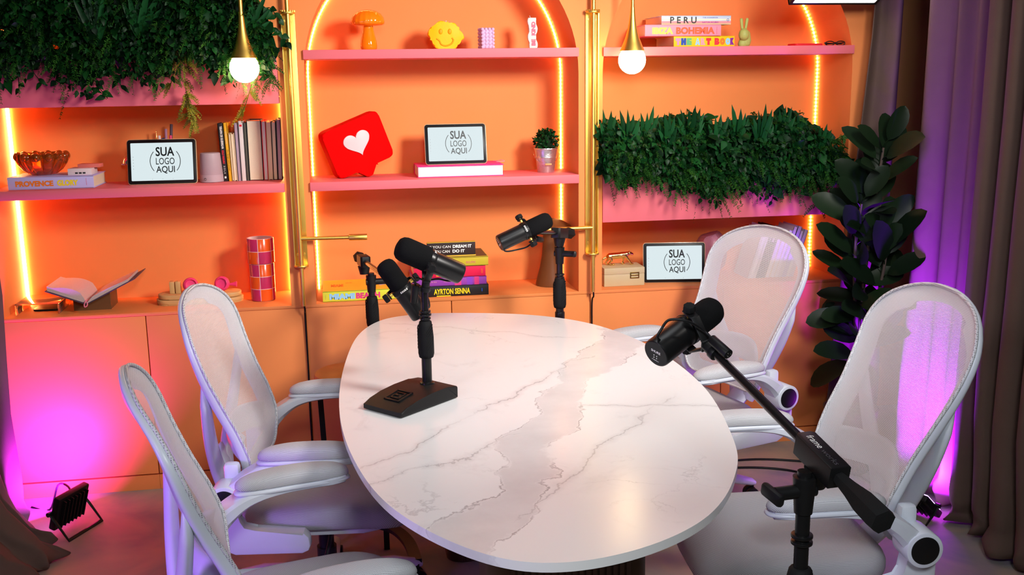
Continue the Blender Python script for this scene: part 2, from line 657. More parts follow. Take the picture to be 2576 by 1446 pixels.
# ------------------------------------------------------------------ room shell
FLOORM = floor_mat()
WALLM = mat('pale_room_paint', (0.22, 0.18, 0.17), 0.7, bump=0.1, bscale=200, var=0.03)
TANM = mat('ochre_wall_paint', (0.55, 0.24, 0.08), 0.6, bump=0.1, bscale=200, var=0.03)
mb = MB().box((0.5, -2.6, -0.05), (5.0, 6.2, 0.1))
struct(mb, 'floor', FLOORM)
mb = MB().box((0.5, -2.6, 2.80), (5.0, 6.2, 0.1))
struct(mb, 'ceiling', WALLM)
mb = MB().box((0.5, 0.44, 1.375), (5.0, 0.1, 2.75))
struct(mb, 'wall_back', TANM)
mb = MB().box((-1.95, -2.6, 1.375), (0.1, 6.2, 2.75))
struct(mb, 'wall_left', WALLM)
mb = MB().box((2.95, -2.6, 1.375), (0.1, 6.2, 2.75))
struct(mb, 'wall_right', WALLM)
mb = MB().box((0.5, -5.65, 1.375), (5.0, 0.1, 2.75))
struct(mb, 'wall_front', WALLM)

# ------------------------------------------------------------------ arched shelf bays
BAYS = [('left', -1.3288, -0.2195, -1.44, -0.1695), ('middle', -0.1195, 0.9902, -0.1695, 1.0415), ('right', 1.0927, 2.2014, 1.0415, 2.31)]
ZC, ZS, DEP, ZT = 0.753, 1.675, 0.32, 2.60
LEDM = {'left': led_mat('amber_led_bright', (1.0, 0.60, 0.17), 60.0, 0.75),
        'middle': led_mat('amber_led', (1.0, 0.60, 0.18), 28.0, 0.25),
        'right': led_mat('amber_led_dotted', (1.0, 0.58, 0.15), 36.0, 0.06)}
def arch_path(l, r, zb, inset=0.0, n=40):
    rad = (r - l) / 2 - inset
    cx = (l + r) / 2
    pts = [(l + inset, zb)] + [(cx - rad * math.cos(PI * k / n), ZS + rad * math.sin(PI * k / n)) for k in range(n + 1)] + [(r - inset, zb)]
    return pts
for nm, l, r, ol, orr in BAYS:
    t = thing('arched_shelf_bay', {'left': 'peach arched shelf bay at the left, glowing deepest orange behind open book',
                                   'middle': 'peach arched shelf bay in the middle, with mushroom lamp and red heart sign',
                                   'right': 'peach arched shelf bay beside the curtain, with gold leopard and leafy planter'}[nm],
              'shelf', ((l + r) / 2, 0, ZC), group='arched shelf bays of the wall unit')
    mb = MB()
    P = arch_path(l, r, ZC)
    n = len(P)
    # front and back faces: two pillars and the spandrel over the arch
    for y, flip in ((0.0, False), (DEP + 0.012, True)):
        def q(a):
            mb.add(a, [(3, 2, 1, 0)] if flip else [(0, 1, 2, 3)])
        q([(ol, y, ZC), (l, y, ZC), (l, y, ZS), (ol, y, ZS)])
        q([(r, y, ZC), (orr, y, ZC), (orr, y, ZS), (r, y, ZS)])
        q([(ol, y, ZS), (l, y, ZS), (l, y, ZT), (ol, y, ZT)])
        q([(r, y, ZS), (orr, y, ZS), (orr, y, ZT), (r, y, ZT)])
        for i in range(1, n - 2):
            (x0, z0), (x1, z1) = P[i], P[i + 1]
            q([(x0, y, z0), (x1, y, z1), (x1, y, ZT), (x0, y, ZT)])
    for i in range(n - 1):
        (x0, z0), (x1, z1) = P[i], P[i + 1]
        mb.add([(x0, 0, z0), (x0, DEP, z0), (x1, DEP, z1), (x1, 0, z1)], [(0, 1, 2, 3)])
    for x, fl in ((ol, 0), (orr, 1)):
        a = [(x, 0, ZC), (x, DEP + 0.012, ZC), (x, DEP + 0.012, ZT), (x, 0, ZT)]
        mb.add(a, [(3, 2, 1, 0)] if fl else [(0, 1, 2, 3)])
    mb.add([(ol, 0, ZT), (orr, 0, ZT), (orr, DEP, ZT), (ol, DEP, ZT)], [(0, 1, 2, 3)])
    mb.build('arched_surround', PEACH, t, world=True, smooth=25)
    mb = MB().box(((l + r) / 2, DEP + 0.006, (ZC + 2.3) / 2), (r - l + 0.04, 0.012, 2.3 - ZC))
    mb.build('back_panel', PEACH, t, world=True)
    levels = {'left': [1.774, 1.2553], 'middle': [1.774, 1.2553], 'right': [1.774, 1.2553]}[nm]
    for z in levels:
        if (nm == 'left' and z > 1.5) or (nm == 'right' and z < 1.5):
            continue            # the planter boxes take these places
        mb = MB().box(((l + r) / 2, 0.139, z - 0.0178), (r - l - 0.001, 0.302, 0.0356), bev=0.0012)
        mb.build('shelf', PINK, t, world=True, label='pink shelf board')
    # led tape in the back corner
    mb = MB()
    Q = [Vector((x, DEP - 0.006, z)) for x, z in arch_path(l, r, ZC + 0.002, 0.007, 60)]
    acc = 0.0
    for i in range(len(Q) - 1):
        p, q_ = Q[i], Q[i + 1]
        d = (q_ - p)
        ln = d.length
        d.normalize()
        side = Vector((d.z, 0, -d.x)) * (0.006 if nm == 'left' else 0.003)
        fr = Vector((0, -0.002, 0))
        bk = Vector((0, 0.003, 0))
        c = [p - side + fr, p + side + fr, p + side + bk, p - side + bk, q_ - side + fr, q_ + side + fr, q_ + side + bk, q_ - side + bk]
        u0, u1 = acc, acc + ln
        acc = u1
        mb.add(c, [(0, 1, 5, 4), (1, 2, 6, 5), (2, 3, 7, 6), (3, 0, 4, 7)], 0, None, [(u0, 0)] * 4 + [(u1, 0)] * 4)
    mb.build('led_strip', LEDM[nm], t, world=True, smooth=None, label='amber glowing light strip')

# pink planter boxes built into two bays
def planter(nm, l, r, z0, z1, label):
    t = thing('planter_box', label, 'planter', ((l + r) / 2, 0, z0))
    e = 0.002
    mb = MB().box(((l + r) / 2, 0.006, (z0 + z1) / 2), (r - l - 2 * e, 0.018, z1 - z0), bev=0.001)
    mb.build('front_panel', PINK, t, world=True)
    mb = MB().box(((l + r) / 2, 0.155, z0 + 0.012), (r - l - 2 * e, 0.275, 0.02))
    mb.build('bottom_panel', PINK, t, world=True)
    mb = MB().box(((l + r) / 2, 0.295, (z0 + z1) / 2 + 0.01), (r - l - 2 * e, 0.012, z1 - z0 - 0.03))
    mb.build('back_panel', PINK, t, world=True)
planter('left', -1.3288, -0.2195, 1.5695, 1.774, 'pink planter box high in the left bay, under hanging greenery')
planter('right', 1.0927, 2.2014, 1.0478, 1.2551, 'pink planter box in the right bay, above tablet and leopard box')

# ------------------------------------------------------------------ base cabinets and counter
SE = [-1.44, -0.7962, -0.1648, 0.4400, 1.0416, 1.6450, 2.31]
CL = ['peach base cabinet at far left, flooded magenta by the floor lamp',
      'peach base cabinet behind the rear left chair, under wooden tray',
      'peach base cabinet under the lime and yellow lettered book',
      'peach base cabinet under the brown cone lamp',
      'peach base cabinet under the cream box and tablet',
      'peach base cabinet at far right behind the tall dark plant']
for i in range(6):
    a, b = SE[i], SE[i + 1]
    t = thing('base_cabinet', CL[i], 'cabinet', ((a + b) / 2, 0.16, 0), group='base cabinets under the shelf bays')
    MB().box(((a + b) / 2, 0.178, 0.40), (b - a - 0.002, 0.30, 0.675)).build('body', PEACH, t, world=True)
    MB().box(((a + b) / 2, 0.010, 0.4035), (b - a - 0.004, 0.019, 0.670), bev=0.0012).build('door', PEACH, t, world=True)
    MB().box(((a + b) / 2, 0.165, 0.031), (b - a - 0.001, 0.325, 0.0615)).build('plinth', PEACH, t, world=True)
t = MB().box((0.435, 0.162, 0.7462), (3.75, 0.326, 0.0132), bev=0.0015).build('counter_top', PEACH)
tag(t, 'long peach counter top running under all three arched bays', 'counter')

# ------------------------------------------------------------------ curtains
def curtain(label, plan, z_top, hem, parts=None, name='curtain', n=10, seed=1, drop=0.0, edge_flare=None):
    """plan: list of (x, y) fold points at hanging height; hem(x, y, t) -> offset at the floor"""
    rnd = random.Random(seed)
    P = spline([(x, y, 0) for x, y in plan], n)
    N = len(P)
    ph = [rnd.uniform(0, 6.28) for _ in range(6)]
    zs = [z_top, 2.2, 1.8, 1.5, 1.2, 0.9, 0.65, 0.45, 0.3, 0.2, 0.14, 0.1, 0.07, 0.045, 0.025, 0.012]
    vs, fs, uvs = [], [], []
    for j, z in enumerate(zs):
        for i, p in enumerate(P):
            t = i / (N - 1)
            k = max(0.0, (1.3 - z) / 1.3)
            wob = 0.012 * k * math.sin(ph[0] + t * 23 + z * 5) + 0.008 * k * math.sin(ph[1] + t * 41 - z * 9)
            dx, dy = hem(p.x, p.y, t, z)
            low = max(0.0, 1 - z / 0.22)
            pile = low * low
            dx += wob + pile * 0.02 * math.sin(ph[2] + t * 37 + z * 40)
            dy += wob * 0.7 + pile * 0.02 * math.sin(ph[3] + t * 31 - z * 50)
            zz = z + pile * 0.018 * (1 + math.sin(ph[4] + t * 45)) * (1 if z > 0.02 else 0.4)
            vs.append((p.x + dx, p.y + dy, zz))
    for j in range(len(zs) - 1):
        for i in range(N - 1):
            fs.append((j * N + i, (j + 1) * N + i, (j + 1) * N + i + 1, j * N + i + 1))
    mb = MB().add(vs, fs)
    o = mb.build(name, CURT, smooth=80)
    sd = o.modifiers.new('cloth_thickness', 'SOLIDIFY')
    sd.thickness = 0.004
    sd.offset = 0
    tag(o, label, 'curtain')
    return o
def flare_a(x, y, t, z):
    k = max(0.0, 2.0 - z)
    f = 0.088 * k + 0.05 * max(0, 0.35 - z)
    return (-f * (1 - t) ** 1.5, -0.02 * k * (1 - t))
curtain('taupe curtain hanging between the right shelf bay and the tall plant',
        [(2.245, -0.10), (2.29, -0.075), (2.33, -0.14), (2.37, -0.09), (2.395, -0.03), (2.41, 0.05)],
        2.6, flare_a, seed=3)
def hem_b(x, y, t, z):
    low = max(0.0, 1 - z / 0.35)
    f = max(0.0, 1.6 - z)
    return (-0.025 * f - 0.05 * low * low * math.sin(t * PI), -0.01 * f - 0.04 * low)
curtain('taupe curtain with pleats lit purple, behind the front right chair',
        [(2.43, -0.30), (2.36, -0.36), (2.295, -0.42), (2.27, -0.47), (2.31, -0.52), (2.335, -0.57), (2.29, -0.62), (2.325, -0.68),
         (2.30, -0.74), (2.345, -0.80), (2.335, -0.845)],
        2.6, hem_b, seed=5)
curtain('taupe curtain at the right edge of photo, in deep brown pleats',
        [(2.42, -0.885), (2.31, -0.875), (2.25, -0.87), (2.232, -0.885), (2.215, -0.92), (2.245, -0.955), (2.40, -0.965), (2.27, -0.995), (2.215, -1.03),
         (2.225, -1.075), (2.35, -1.09), (2.24, -1.12), (2.20, -1.16), (2.22, -1.21), (2.32, -1.23), (2.22, -1.27), (2.19, -1.32), (2.25, -1.37),
         (2.19, -1.43), (2.25, -1.5), (2.2, -1.58), (2.27, -1.65), (2.2, -1.73), (2.27, -1.81), (2.21, -1.9), (2.28, -1.98), (2.21, -2.07), (2.28, -2.16), (2.21, -2.25), (2.27, -2.34)],
        2.6, lambda x, y, t, z: (-0.02 * max(0, 1.5 - z), -0.05 * max(0, 1 - z / 0.5)), seed=8)
def hem_l(x, y, t, z):
    low = max(0.0, 1 - z / 0.4)
    return (0.40 * low * low * t ** 1.3 * (1.15 - t) * 2.4, -0.05 * low * t)
curtain('taupe curtain at the left edge of photo, its hem pooled on floor',
        [(-1.245, -0.27), (-1.275, -0.31), (-1.325, -0.33), (-1.355, -0.37), (-1.330, -0.41), (-1.285, -0.43), (-1.300, -0.48), (-1.350, -0.51),
         (-1.315, -0.56), (-1.265, -0.58), (-1.295, -0.63), (-1.355, -0.67), (-1.305, -0.72), (-1.265, -0.76), (-1.315, -0.82), (-1.365, -0.87)],
        2.6, hem_l, seed=11)

# ------------------------------------------------------------------ brass wall lamps
BULB = mat('glowing_glass_bulb', (0.9, 0.85, 0.75), 0.3, emit=(1.0, 0.72, 0.36), estr=36.0)
def wall_lamp(x, sx, pend, label):
    """sx: side the lower lever points to"""
    t = thing('wall_lamp', label, 'lamp', (x, 0, 0.756), group='brass swing arm wall lamps')
    yr = -0.036
    mb = MB()
    mb.box((x, -0.004, 1.417), (0.052, 0.007, 0.99), bev=0.001)
    mb.box((x - sx * 0.025, -0.012, 1.417), (0.004, 0.02, 0.99))
    for z in (1.885, 0.965):
        for s in (-1, 1):
            mb.cyl((x + s * 0.014, -0.006, z), (x + s * 0.014, -0.011, z), 0.0045, n=12)
    mb.build('wall_plate', BRASS, t, world=True)
    for z in (1.914, 0.920):
        mb = MB()
        mb.cyl((x, -0.024, z - 0.004), (x, -0.024, z + 0.004), 0.029, n=28, bev=0.002)
        if z > 1.5:
            for k in range(16):
                a = 2 * PI * k / 16
                mb.cyl((x + 0.027 * math.cos(a), -0.024 + 0.027 * math.sin(a), z), (x + 0.027 * math.cos(a), -0.024 + 0.027 * math.sin(a), z + 0.009), 0.0025, n=6)
        mb.build('bracket', BRASS, t, world=True)
    mb = MB().cyl((x, yr, 0.756), (x, yr, 2.33), 0.0085, n=16)
    mb.build('rod', BRASS, t, world=True)
    mb = MB().cyl((x, yr, 1.033), (x + sx * 0.2, yr - 0.012, 1.033), 0.0078, n=14)
    mb.build('lever', BRASS, t, world=True)
    mb = MB().cyl((x + sx * 0.195, yr - 0.012, 1.033), (x + sx * 0.268, yr - 0.016, 1.033), 0.0128, n=18, bev=0.001)
    mb.build('lever_grip', BRASS, t, world=True)
    px, py, pz = pend
    arm = MB().tube(spline([(x, yr, 2.32), (x + (px - x) * 0.2, yr + (py - yr) * 0.2, 2.335), (x + (px - x) * 0.8, yr + (py - yr) * 0.8, 2.335), (px, py, 2.32), (px, py, 2.29)], 6), 0.0075, 12)
    arm.build('swing_arm', BRASS, t, world=True)
    mb = MB().cyl((px, py, pz + 0.20), (px, py, 2.30), 0.0075, n=14)
    mb.build('pendant_stem', BRASS, t, world=True)
    mb = MB()
    prof = [(0.009, 0.205), (0.0095, 0.19), (0.0125, 0.16), (0.018, 0.125), (0.027, 0.09), (0.038, 0.062), (0.047, 0.042), (0.049, 0.036), (0.046, 0.036), (0.03, 0.06), (0.012, 0.1)]
    mb.lathe(prof[::-1], 32, M=Matrix.Translation((px, py, pz)))
    sh = mb.build('pendant_shade', BRASS, t, world=True)
    mb = MB()
    prof = [(0.0001, -0.055)] + [(0.055 * math.cos(a), 0.055 * math.sin(a)) for a in [(-PI / 2) + k * PI / 20 for k in range(1, 17)]] + [(0.03, 0.046)]
    mb.lathe(prof, 32, M=Matrix.Translation((px, py, pz)))
    mb.build('bulb', BULB, t, world=True, smooth=60, label='glowing white globe bulb')
    mb = MB().tube(spline([(x + 0.002, yr, 0.76), (x + 0.004, yr + 0.004, 0.735), (x + 0.002, -0.012, 0.70), (x + 0.0035, -0.008, 0.5), (x + 0.001, -0.008, 0.3), (x + 0.003, -0.008, 0.06)], 8), 0.0035, 8)
    mb.build('power_cable', BLACKP, t, world=True, label='thin black cable')
wall_lamp(-0.1695, 1, (-0.3345, -0.14, 1.706), 'brass wall lamp whose globe glows in front of the hanging greenery')
wall_lamp(1.0440, -1, (1.177, -0.14, 1.719), 'brass wall lamp whose globe hangs left of the stacked travel books')

# ------------------------------------------------------------------ floor flood lamps
FLOODG = mat('violet_lit_glass', (0.5, 0.4, 0.9), 0.3, emit=(0.5, 0.28, 1.0), estr=14)
def flood(loc, aim, label, cz=0.10):
    t = thing('flood_lamp', label, 'lamp', loc)
    d = Vector(aim).normalized()
    x, y, z = frame_from(d)
    c = Vector((0, 0, cz))
    M = Matrix(((x.x, y.x, z.x, c.x), (x.y, y.y, z.y, c.y), (x.z, y.z, z.z, c.z), (0, 0, 0, 1)))
    mb = MB(M)
    mb.box((0, 0, -0.012), (0.165, 0.135, 0.028), bev=0.006)
    for k in range(7):
        mb.box((-0.06 + k * 0.02, 0, -0.032), (0.004, 0.11, 0.016))
    mb.build('housing', BLACKP, t)
    MB(M).box((0, 0, 0.0035), (0.145, 0.115, 0.004)).build('lens', FLOODG, t, label='glowing violet glass')
    # U bracket standing on the floor
    hd = Vector((-d.x, -d.y, 0)).normalized()
    a = x * 0.092
    f = hd * 0.075
    pts = [c + a, c + a + f * 0.35 - Vector((0, 0, 0.03)), Vector((a.x + f.x, a.y + f.y, 0.006)), Vector((-a.x + f.x, -a.y + f.y, 0.006)), c - a + f * 0.35 - Vector((0, 0, 0.03)), c - a]
    mb = MB().tube(pts, 0.007, 6, flat=0.6)
    mb.cyl(c + x * 0.082, c + x * 0.1, 0.009, n=12)
    mb.cyl(c - x * 0.082, c - x * 0.1, 0.009, n=12)
    # front foot keeps it upright
    mb.build('bracket', BLACKM, t)
    mb = MB().tube(spline([c - d * 0.03 + Vector((0, 0, 0.03)), c + Vector((0.0, 0.05, 0.05)), c + Vector((-0.06, 0.13, 0.03)), Vector((-0.12, 0.2, 0.004)), Vector((-0.2, 0.24, 0.004))], 6), 0.004, 8)
    mb.build('cable', BLACKP, t)
flood((-1.075, -0.34, 0.0), (-0.85, 0.42, 0.30), 'black flood lamp on the floor by the left curtain, glowing violet')
flood((2.10, -0.86, 0.0), (0.62, 0.27, 0.74), 'black flood lamp behind the front right chair, glowing violet', 0.075)

# ------------------------------------------------------------------ studio softbox at the top right
t = thing('softbox', 'white studio softbox edge at the top, beside the right curtain', 'light', (2.02, -0.32, 2.02))
SOFT = mat('softbox_cloth', (0.9, 0.9, 0.9), 0.6, emit=(1.0, 0.97, 0.95), estr=4.0)
M = Matrix.Rotation(-0.45, 4, 'X')
MB(M).box((0, 0, 0.0), (0.36, 0.36, 0.012), bev=0.004).build('diffuser', SOFT, t)
mb = MB(M)
for s in (-1, 1):
    mb.box((s * 0.185, 0, 0.004), (0.014, 0.384, 0.024), bev=0.003)
    mb.box((0, s * 0.185, 0.004), (0.384, 0.014, 0.024), bev=0.003)
mb.build('frame', BLACKP, t)
MB(M).lathe([(0.25, 0.01), (0.14, 0.11), (0.06, 0.17), (0.0001, 0.175)], 4, M=rotm('Z', PI / 4)).build('hood', BLACKP, t)
MB().cyl((0, 0.06, 0.15), (0, 0.06, 0.72), 0.015).build('ceiling_pole', BLACKM, t)

# ------------------------------------------------------------------ table
TP = [(0.417, -0.274), (0.70, -0.372), (0.905, -0.575), (1.02, -0.93), (1.036, -1.40), (0.95, -1.86), (0.86, -2.09), (0.73, -2.275), (0.571, -2.385),
      (0.40, -2.425), (0.262, -2.376), (0.132, -2.214), (0.042, -1.997), (-0.016, -1.667), (-0.032, -1.32), (-0.012, -0.93), (0.038, -0.56), (0.125, -0.345), (0.25, -0.27)]
t = thing('meeting_table', 'oval white marble topped table in the middle, ringed by four chairs', 'table', (0.5, -1.34, 0))
out = [(p.x - 0.5, p.y + 1.34) for p in spline([(x, y, 0) for x, y in TP], 8, closed=True)]
mb = MB().prism(out[::-1], 0.730, 0.750, bev=0.0015)
mb.build('tabletop', MARBLE, t, smooth=30)
for cx, cy in ((-0.02, -0.62), (0.0, 0.55)):
    mb = MB().prism(rrect(0.38, 0.22, 0.05, 6, cx, cy), 0.0, 0.70, bev=0.004)
    for k in range(18):
        mb.box((cx - 0.136 + k * 0.016, cy - 0.1115, 0.35), (0.010, 0.006, 0.69))
    mb.build('pedestal', WOOD, t, label='dark brown pedestal')
MB().box((0, 0, 0.715), (0.5, 1.5, 0.03), bev=0.004).build('support_frame', BLACKM, t)

# curved black footrest under the table
t = thing('footrest', 'low curved black metal footrest on the floor under the table', 'footrest', (0.05, -0.85, 0))
arc = spline([(-0.145, 0.15, 0.085), (-0.02, 0.148, 0.085), (0.075, 0.09, 0.085), (0.125, -0.03, 0.085), (0.14, -0.18, 0.085)], 8)
mb = MB()
for i in range(len(arc) - 1):
    p, q = arc[i], arc[i + 1]
    d = (q - p).normalized()
    s_ = Vector((-d.y, d.x, 0)) * 0.02
    hz = Vector((0, 0, 0.007))
    mb.add([p - s_ - hz, p + s_ - hz, q + s_ - hz, q - s_ - hz, p - s_ + hz, p + s_ + hz, q + s_ + hz, q - s_ + hz],
           [(3, 2, 1, 0), (4, 5, 6, 7), (0, 1, 5, 4), (2, 3, 7, 6), (1, 2, 6, 5), (3, 0, 4, 7)])
mb.build('curved_bar', BLACKM, t)
for p in (arc[0], arc[-1], arc[14]):
    MB().box((p.x, p.y, 0.039), (0.02, 0.02, 0.078)).build('leg', BLACKM, t)

# round wooden stool behind the table
t = thing('stool', 'round light wood stool with black legs, half behind the table', 'stool', (0.0, -0.44, 0))
MB().lathe([(0.0001, 0.552), (0.118, 0.552), (0.127, 0.558), (0.13, 0.570), (0.127, 0.582), (0.118, 0.587), (0.0001, 0.587)], 48).build('seat', mat('honey_wood', (0.55, 0.22, 0.05), 0.5, bump=0.1, bscale=60, var=0.2, vscale=14), t)
for k in range(4):
    a = k * PI / 2 + 0.07
    MB().box((0, 0, 0), (0.02, 0.02, 0.555), M=Matrix.Translation((0.105 * math.cos(a), 0.105 * math.sin(a), 0.2775)) @ rotm('Z', a) @ rotm('Y', 0.03)).build('leg', BLACKM, t)
mb = MB().tube([(0.104 * math.cos(a), 0.104 * math.sin(a), 0.2) for a in [2 * PI * k / 24 for k in range(24)]], 0.007, 8, closed=True)
mb.build('ring', BLACKM, t)

# ------------------------------------------------------------------ office chairs (front = +x, left = +y)
PROF = [(0.490, -0.186), (0.5885, -0.184), (0.677, -0.211), (0.7656, -0.248), (0.854, -0.280), (0.9426, -0.305), (1.009, -0.326), (1.053, -0.348), (1.075, -0.358)]
HW = [(0.490, 0.165), (0.496, 0.190), (0.508, 0.207), (0.527, 0.218), (0.56, 0.229), (0.5885, 0.239), (0.63, 0.246), (0.677, 0.250), (0.72, 0.253), (0.7656, 0.258), (0.81, 0.267),
      (0.854, 0.276), (0.90, 0.283), (0.93, 0.2835), (0.955, 0.279), (0.98, 0.267), (1.002, 0.248), (1.022, 0.222), (1.040, 0.188), (1.054, 0.150), (1.065, 0.107), (1.072, 0.065), (1.075, 0.03)]
def interp(tab, z):
    for (a, b), (c, d) in zip(tab, tab[1:]):
        if z <= c:
            return b + (d - b) * (z - a) / (c - a)
    return tab[-1][1]
def smooth_interp(tab, z):
    e = 0.02
    return (interp(tab, max(tab[0][0], z - e)) + 2 * interp(tab, z) + interp(tab, min(tab[-1][0], z + e))) / 4
def back_pt(u, z):
    """u in -1..1 across the back"""
    h = interp(HW, z)
    y = u * h
    x = smooth_interp(PROF, z) + 0.012 * (abs(y) / 0.26) ** 2.2
    return Vector((x, y, z))
ZSAMP = [0.490, 0.4925, 0.496, 0.501, 0.508, 0.517, 0.530, 0.545] + [0.565 + 0.03 * k for k in range(13)] + [0.945, 0.96, 0.975, 0.988, 1.0, 1.012, 1.022, 1.032, 1.041, 1.049, 1.056, 1.062, 1.067, 1.071, 1.0735, 1.075]
def superpad(mb, x0, x1, w, z0, h, m, uvs, p=3.0, camber=0.0, n=40):
    """domed cushion, superellipse outline"""
    cx, rx, ry = (x0 + x1) / 2, (x1 - x0) / 2, w / 2
    rings = [(0.0, 1.0), (0.25, 0.985), (0.5, 0.95), (0.7, 0.88), (0.84, 0.77), (0.93, 0.62), (0.98, 0.45), (1.0, 0.25), (1.0, 0.1), (0.985, 0.0), (0.5, 0.0), (0.0, 0.0)]
    vs, uvl, fs = [], [], []
    for q, hz in rings:
        for k in range(n):
            a = 2 * PI * k / n
            c, s_ = math.cos(a), math.sin(a)
            ex = math.copysign(abs(c) ** (2 / p), c) * max(q, 0.002)
            ey = math.copysign(abs(s_) ** (2 / p), s_) * max(q, 0.002)
            z = z0 + h * hz - camber * ex * ex
            vs.append((cx + ex * rx, ey * ry, z))
            uvl.append(((cx + ex * rx) * uvs, (ey * ry + (h * (1 - hz) if hz < 0.6 else 0) * math.copysign(1, ey)) * uvs))
    for j in range(len(rings) - 1):
        for k in range(n):
            l = (k + 1) % n
            fs.append((j * n + k, (j + 1) * n + k, (j + 1) * n + l, j * n + l))
    mb.add(vs, fs, m, None, uvl)

def make_chair(label):
    t = thing('office_chair', label, 'chair', group='white mesh office chairs around the table')
    # mesh panel
    nu = 29
    zs = ZSAMP
    vs, uv, fs = [], [], []
    for z in zs:
        for i in range(nu):
            u = -1 + 2 * i / (nu - 1)
            p = back_pt(u, z)
            vs.append(p)
            uv.append((p.y * 260, z * 260))
    for j in range(len(zs) - 1):
        for i in range(nu - 1):
            fs.append((j * nu + i, j * nu + i + 1, (j + 1) * nu + i + 1, (j + 1) * nu + i))
    MB().add([p for p in vs], [f for f in fs], 0, None, uv).build('mesh_panel', MESHF, t, smooth=80)
    # closed outline of the back, with outward and rearward directions
    loop = [back_pt(-1, z) for z in zs] + [back_pt(1, z) for z in zs[::-1]]
    top = [back_pt(-1 + 2 * k / 4, 1.075) for k in range(1, 4)]
    bot = [back_pt(1 - 2 * k / 8, 0.490) for k in range(1, 8)]
    loop = [back_pt(-1, z) for z in zs] + top + [back_pt(1, z) for z in zs[::-1]] + bot
    n = len(loop)
    ctr = Vector((-0.23, 0, 0.79))
    def dirs(i):
        tg = (loop[(i + 1) % n] - loop[i - 1]).normalized()
        z = loop[i].z
        e = 0.02
        prf = Vector((smooth_interp(PROF, min(1.075, z + e)) - smooth_interp(PROF, max(0.49, z - e)), 0, 2 * e)).normalized()
        fwd = Vector((prf.z, 0, -prf.x))
        o = tg.cross(fwd).normalized()
        if o.dot(loop[i] - ctr) < 0:
            o = -o
        return o, -fwd
    D = [dirs(i) for i in range(n)]
    sec = [(-0.002, 0.002), (0.002, -0.001), (0.0045, 0.002), (0.0055, 0.006), (0.0060, 0.014), (0.004, 0.021), (-0.004, 0.026), (-0.016, 0.028), (-0.054, 0.034), (-0.056, 0.028), (-0.018, 0.021), (-0.008, 0.016), (-0.005, 0.009)]
    vs, fs = [], []
    for p, (o, b) in zip(loop, D):
        w_ = 1.0 if 0.54 < p.z < 1.05 else 0.7
        dep = 0.55 + 0.45 * max(0, min(1, (1.075 - p.z) / 0.3))
        for a, c in sec:
            vs.append(p + o * (a * (w_ if a < 0 else 1)) + b * (c * dep))
    m_ = len(sec)
    for i in range(n):
        j = (i + 1) % n
        for k in range(m_):
            l = (k + 1) % m_
            fs.append((i * m_ + k, i * m_ + l, j * m_ + l, j * m_ + k))
    fr = MB().add(vs, fs).build('back_frame', WHITEP, t, smooth=60)
    # beaded edge where the mesh is sewn to the frame
    mb = MB().tube([p + o * 0.0015 + b * -0.004 for p, (o, b) in zip(loop, D)], 0.0042, 8, closed=True)
    mb.uv = {}
    mb.build('edge_piping', PIPE, fr, smooth=80)
    # rear yoke: two arms running from the sides to a stem under the seat
    mb = MB()
    for s_ in (-1, 1):
        a = back_pt(s_, 0.84)
        mb.tube(spline([(a.x - 0.020, s_ * 0.252, 0.84), (-0.284, s_ * 0.238, 0.775), (-0.293, s_ * 0.195, 0.69), (-0.303, s_ * 0.135, 0.60), (-0.308, s_ * 0.07, 0.51), (-0.300, s_ * 0.03, 0.43)], 6),
                [0.010 + 0.0026 * q for q in range(6)] + [0.026 + 0.0006 * q for q in range(25)], 12, flat=0.55)
    mb.tube(spline([(-0.306, 0, 0.565), (-0.310, 0, 0.50), (-0.285, 0, 0.42), (-0.2, 0, 0.365), (-0.05, 0, 0.35)], 6), [0.006, 0.016, 0.024, 0.03, 0.035, 0.04] + [0.05] * 12 + [0.045] * 7, 12, flat=0.45)
    mb.build('back_support', WHITEP, t, smooth=60)
    mb = MB().grid(lambda u, v: Vector((-0.236 - 0.025 * (1 - (2 * u - 1) ** 2) - 0.01 * math.sin(PI * v) + 0.042 * (2 * u - 1) ** 2, (2 * u - 1) * 0.17, 0.575 + v * 0.085 - 0.02 * (2 * u - 1) ** 2)), 16, 8)
    lp = mb.build('lumbar_pad', WHITEP, t, smooth=60)
    sd = lp.modifiers.new('shell', 'SOLIDIFY')
    sd.thickness = 0.012
    # seat
    mb = MB()
    nth = 64
    rings = [(0.0, 0.443), (0.2, 0.4425), (0.4, 0.441), (0.58, 0.439), (0.74, 0.436), (0.86, 0.431), (0.93, 0.424), (0.975, 0.413), (1.0, 0.396), (1.0, 0.380), (0.985, 0.366), (0.94, 0.358), (0.5, 0.356), (0.0, 0.356)]
    vs, uvl, fs = [], [], []
    for q, z in rings:
        for k in range(nth):
            a = 2 * PI * k / nth
            c, s_ = math.cos(a), math.sin(a)
            ex = math.copysign(abs(c) ** 0.5, c) * max(q, 0.002)
            ey = math.copysign(abs(s_) ** 0.5, s_) * max(q, 0.002)
            x = 0.02 + 0.255 * ex
            y = 0.25 * ey
            zz = z - 0.035 * max(0.0, (x - 0.10) / 0.17) ** 2 + (0.012 * (abs(y) / 0.25) ** 2 - 0.006 if z > 0.4 else 0)
            vs.append((x, y, zz))
            uvl.append((x * 260, (y + math.copysign(0.44 - z if z < 0.43 else 0, y)) * 260))
    for j in range(len(rings) - 1):
        for k in range(nth):
            l = (k + 1) % nth
            fs.append((j * nth + k, (j + 1) * nth + k, (j + 1) * nth + l, j * nth + l))
    MB().add(vs, fs, 0, None, uvl).build('seat_cushion', SEATF, t, smooth=70)
    mb = MB().prism(rrect(0.44, 0.44, 0.08, 6), 0.338, 0.357, bev=0.006)
    mb.build('seat_pan', WHITEP, t)
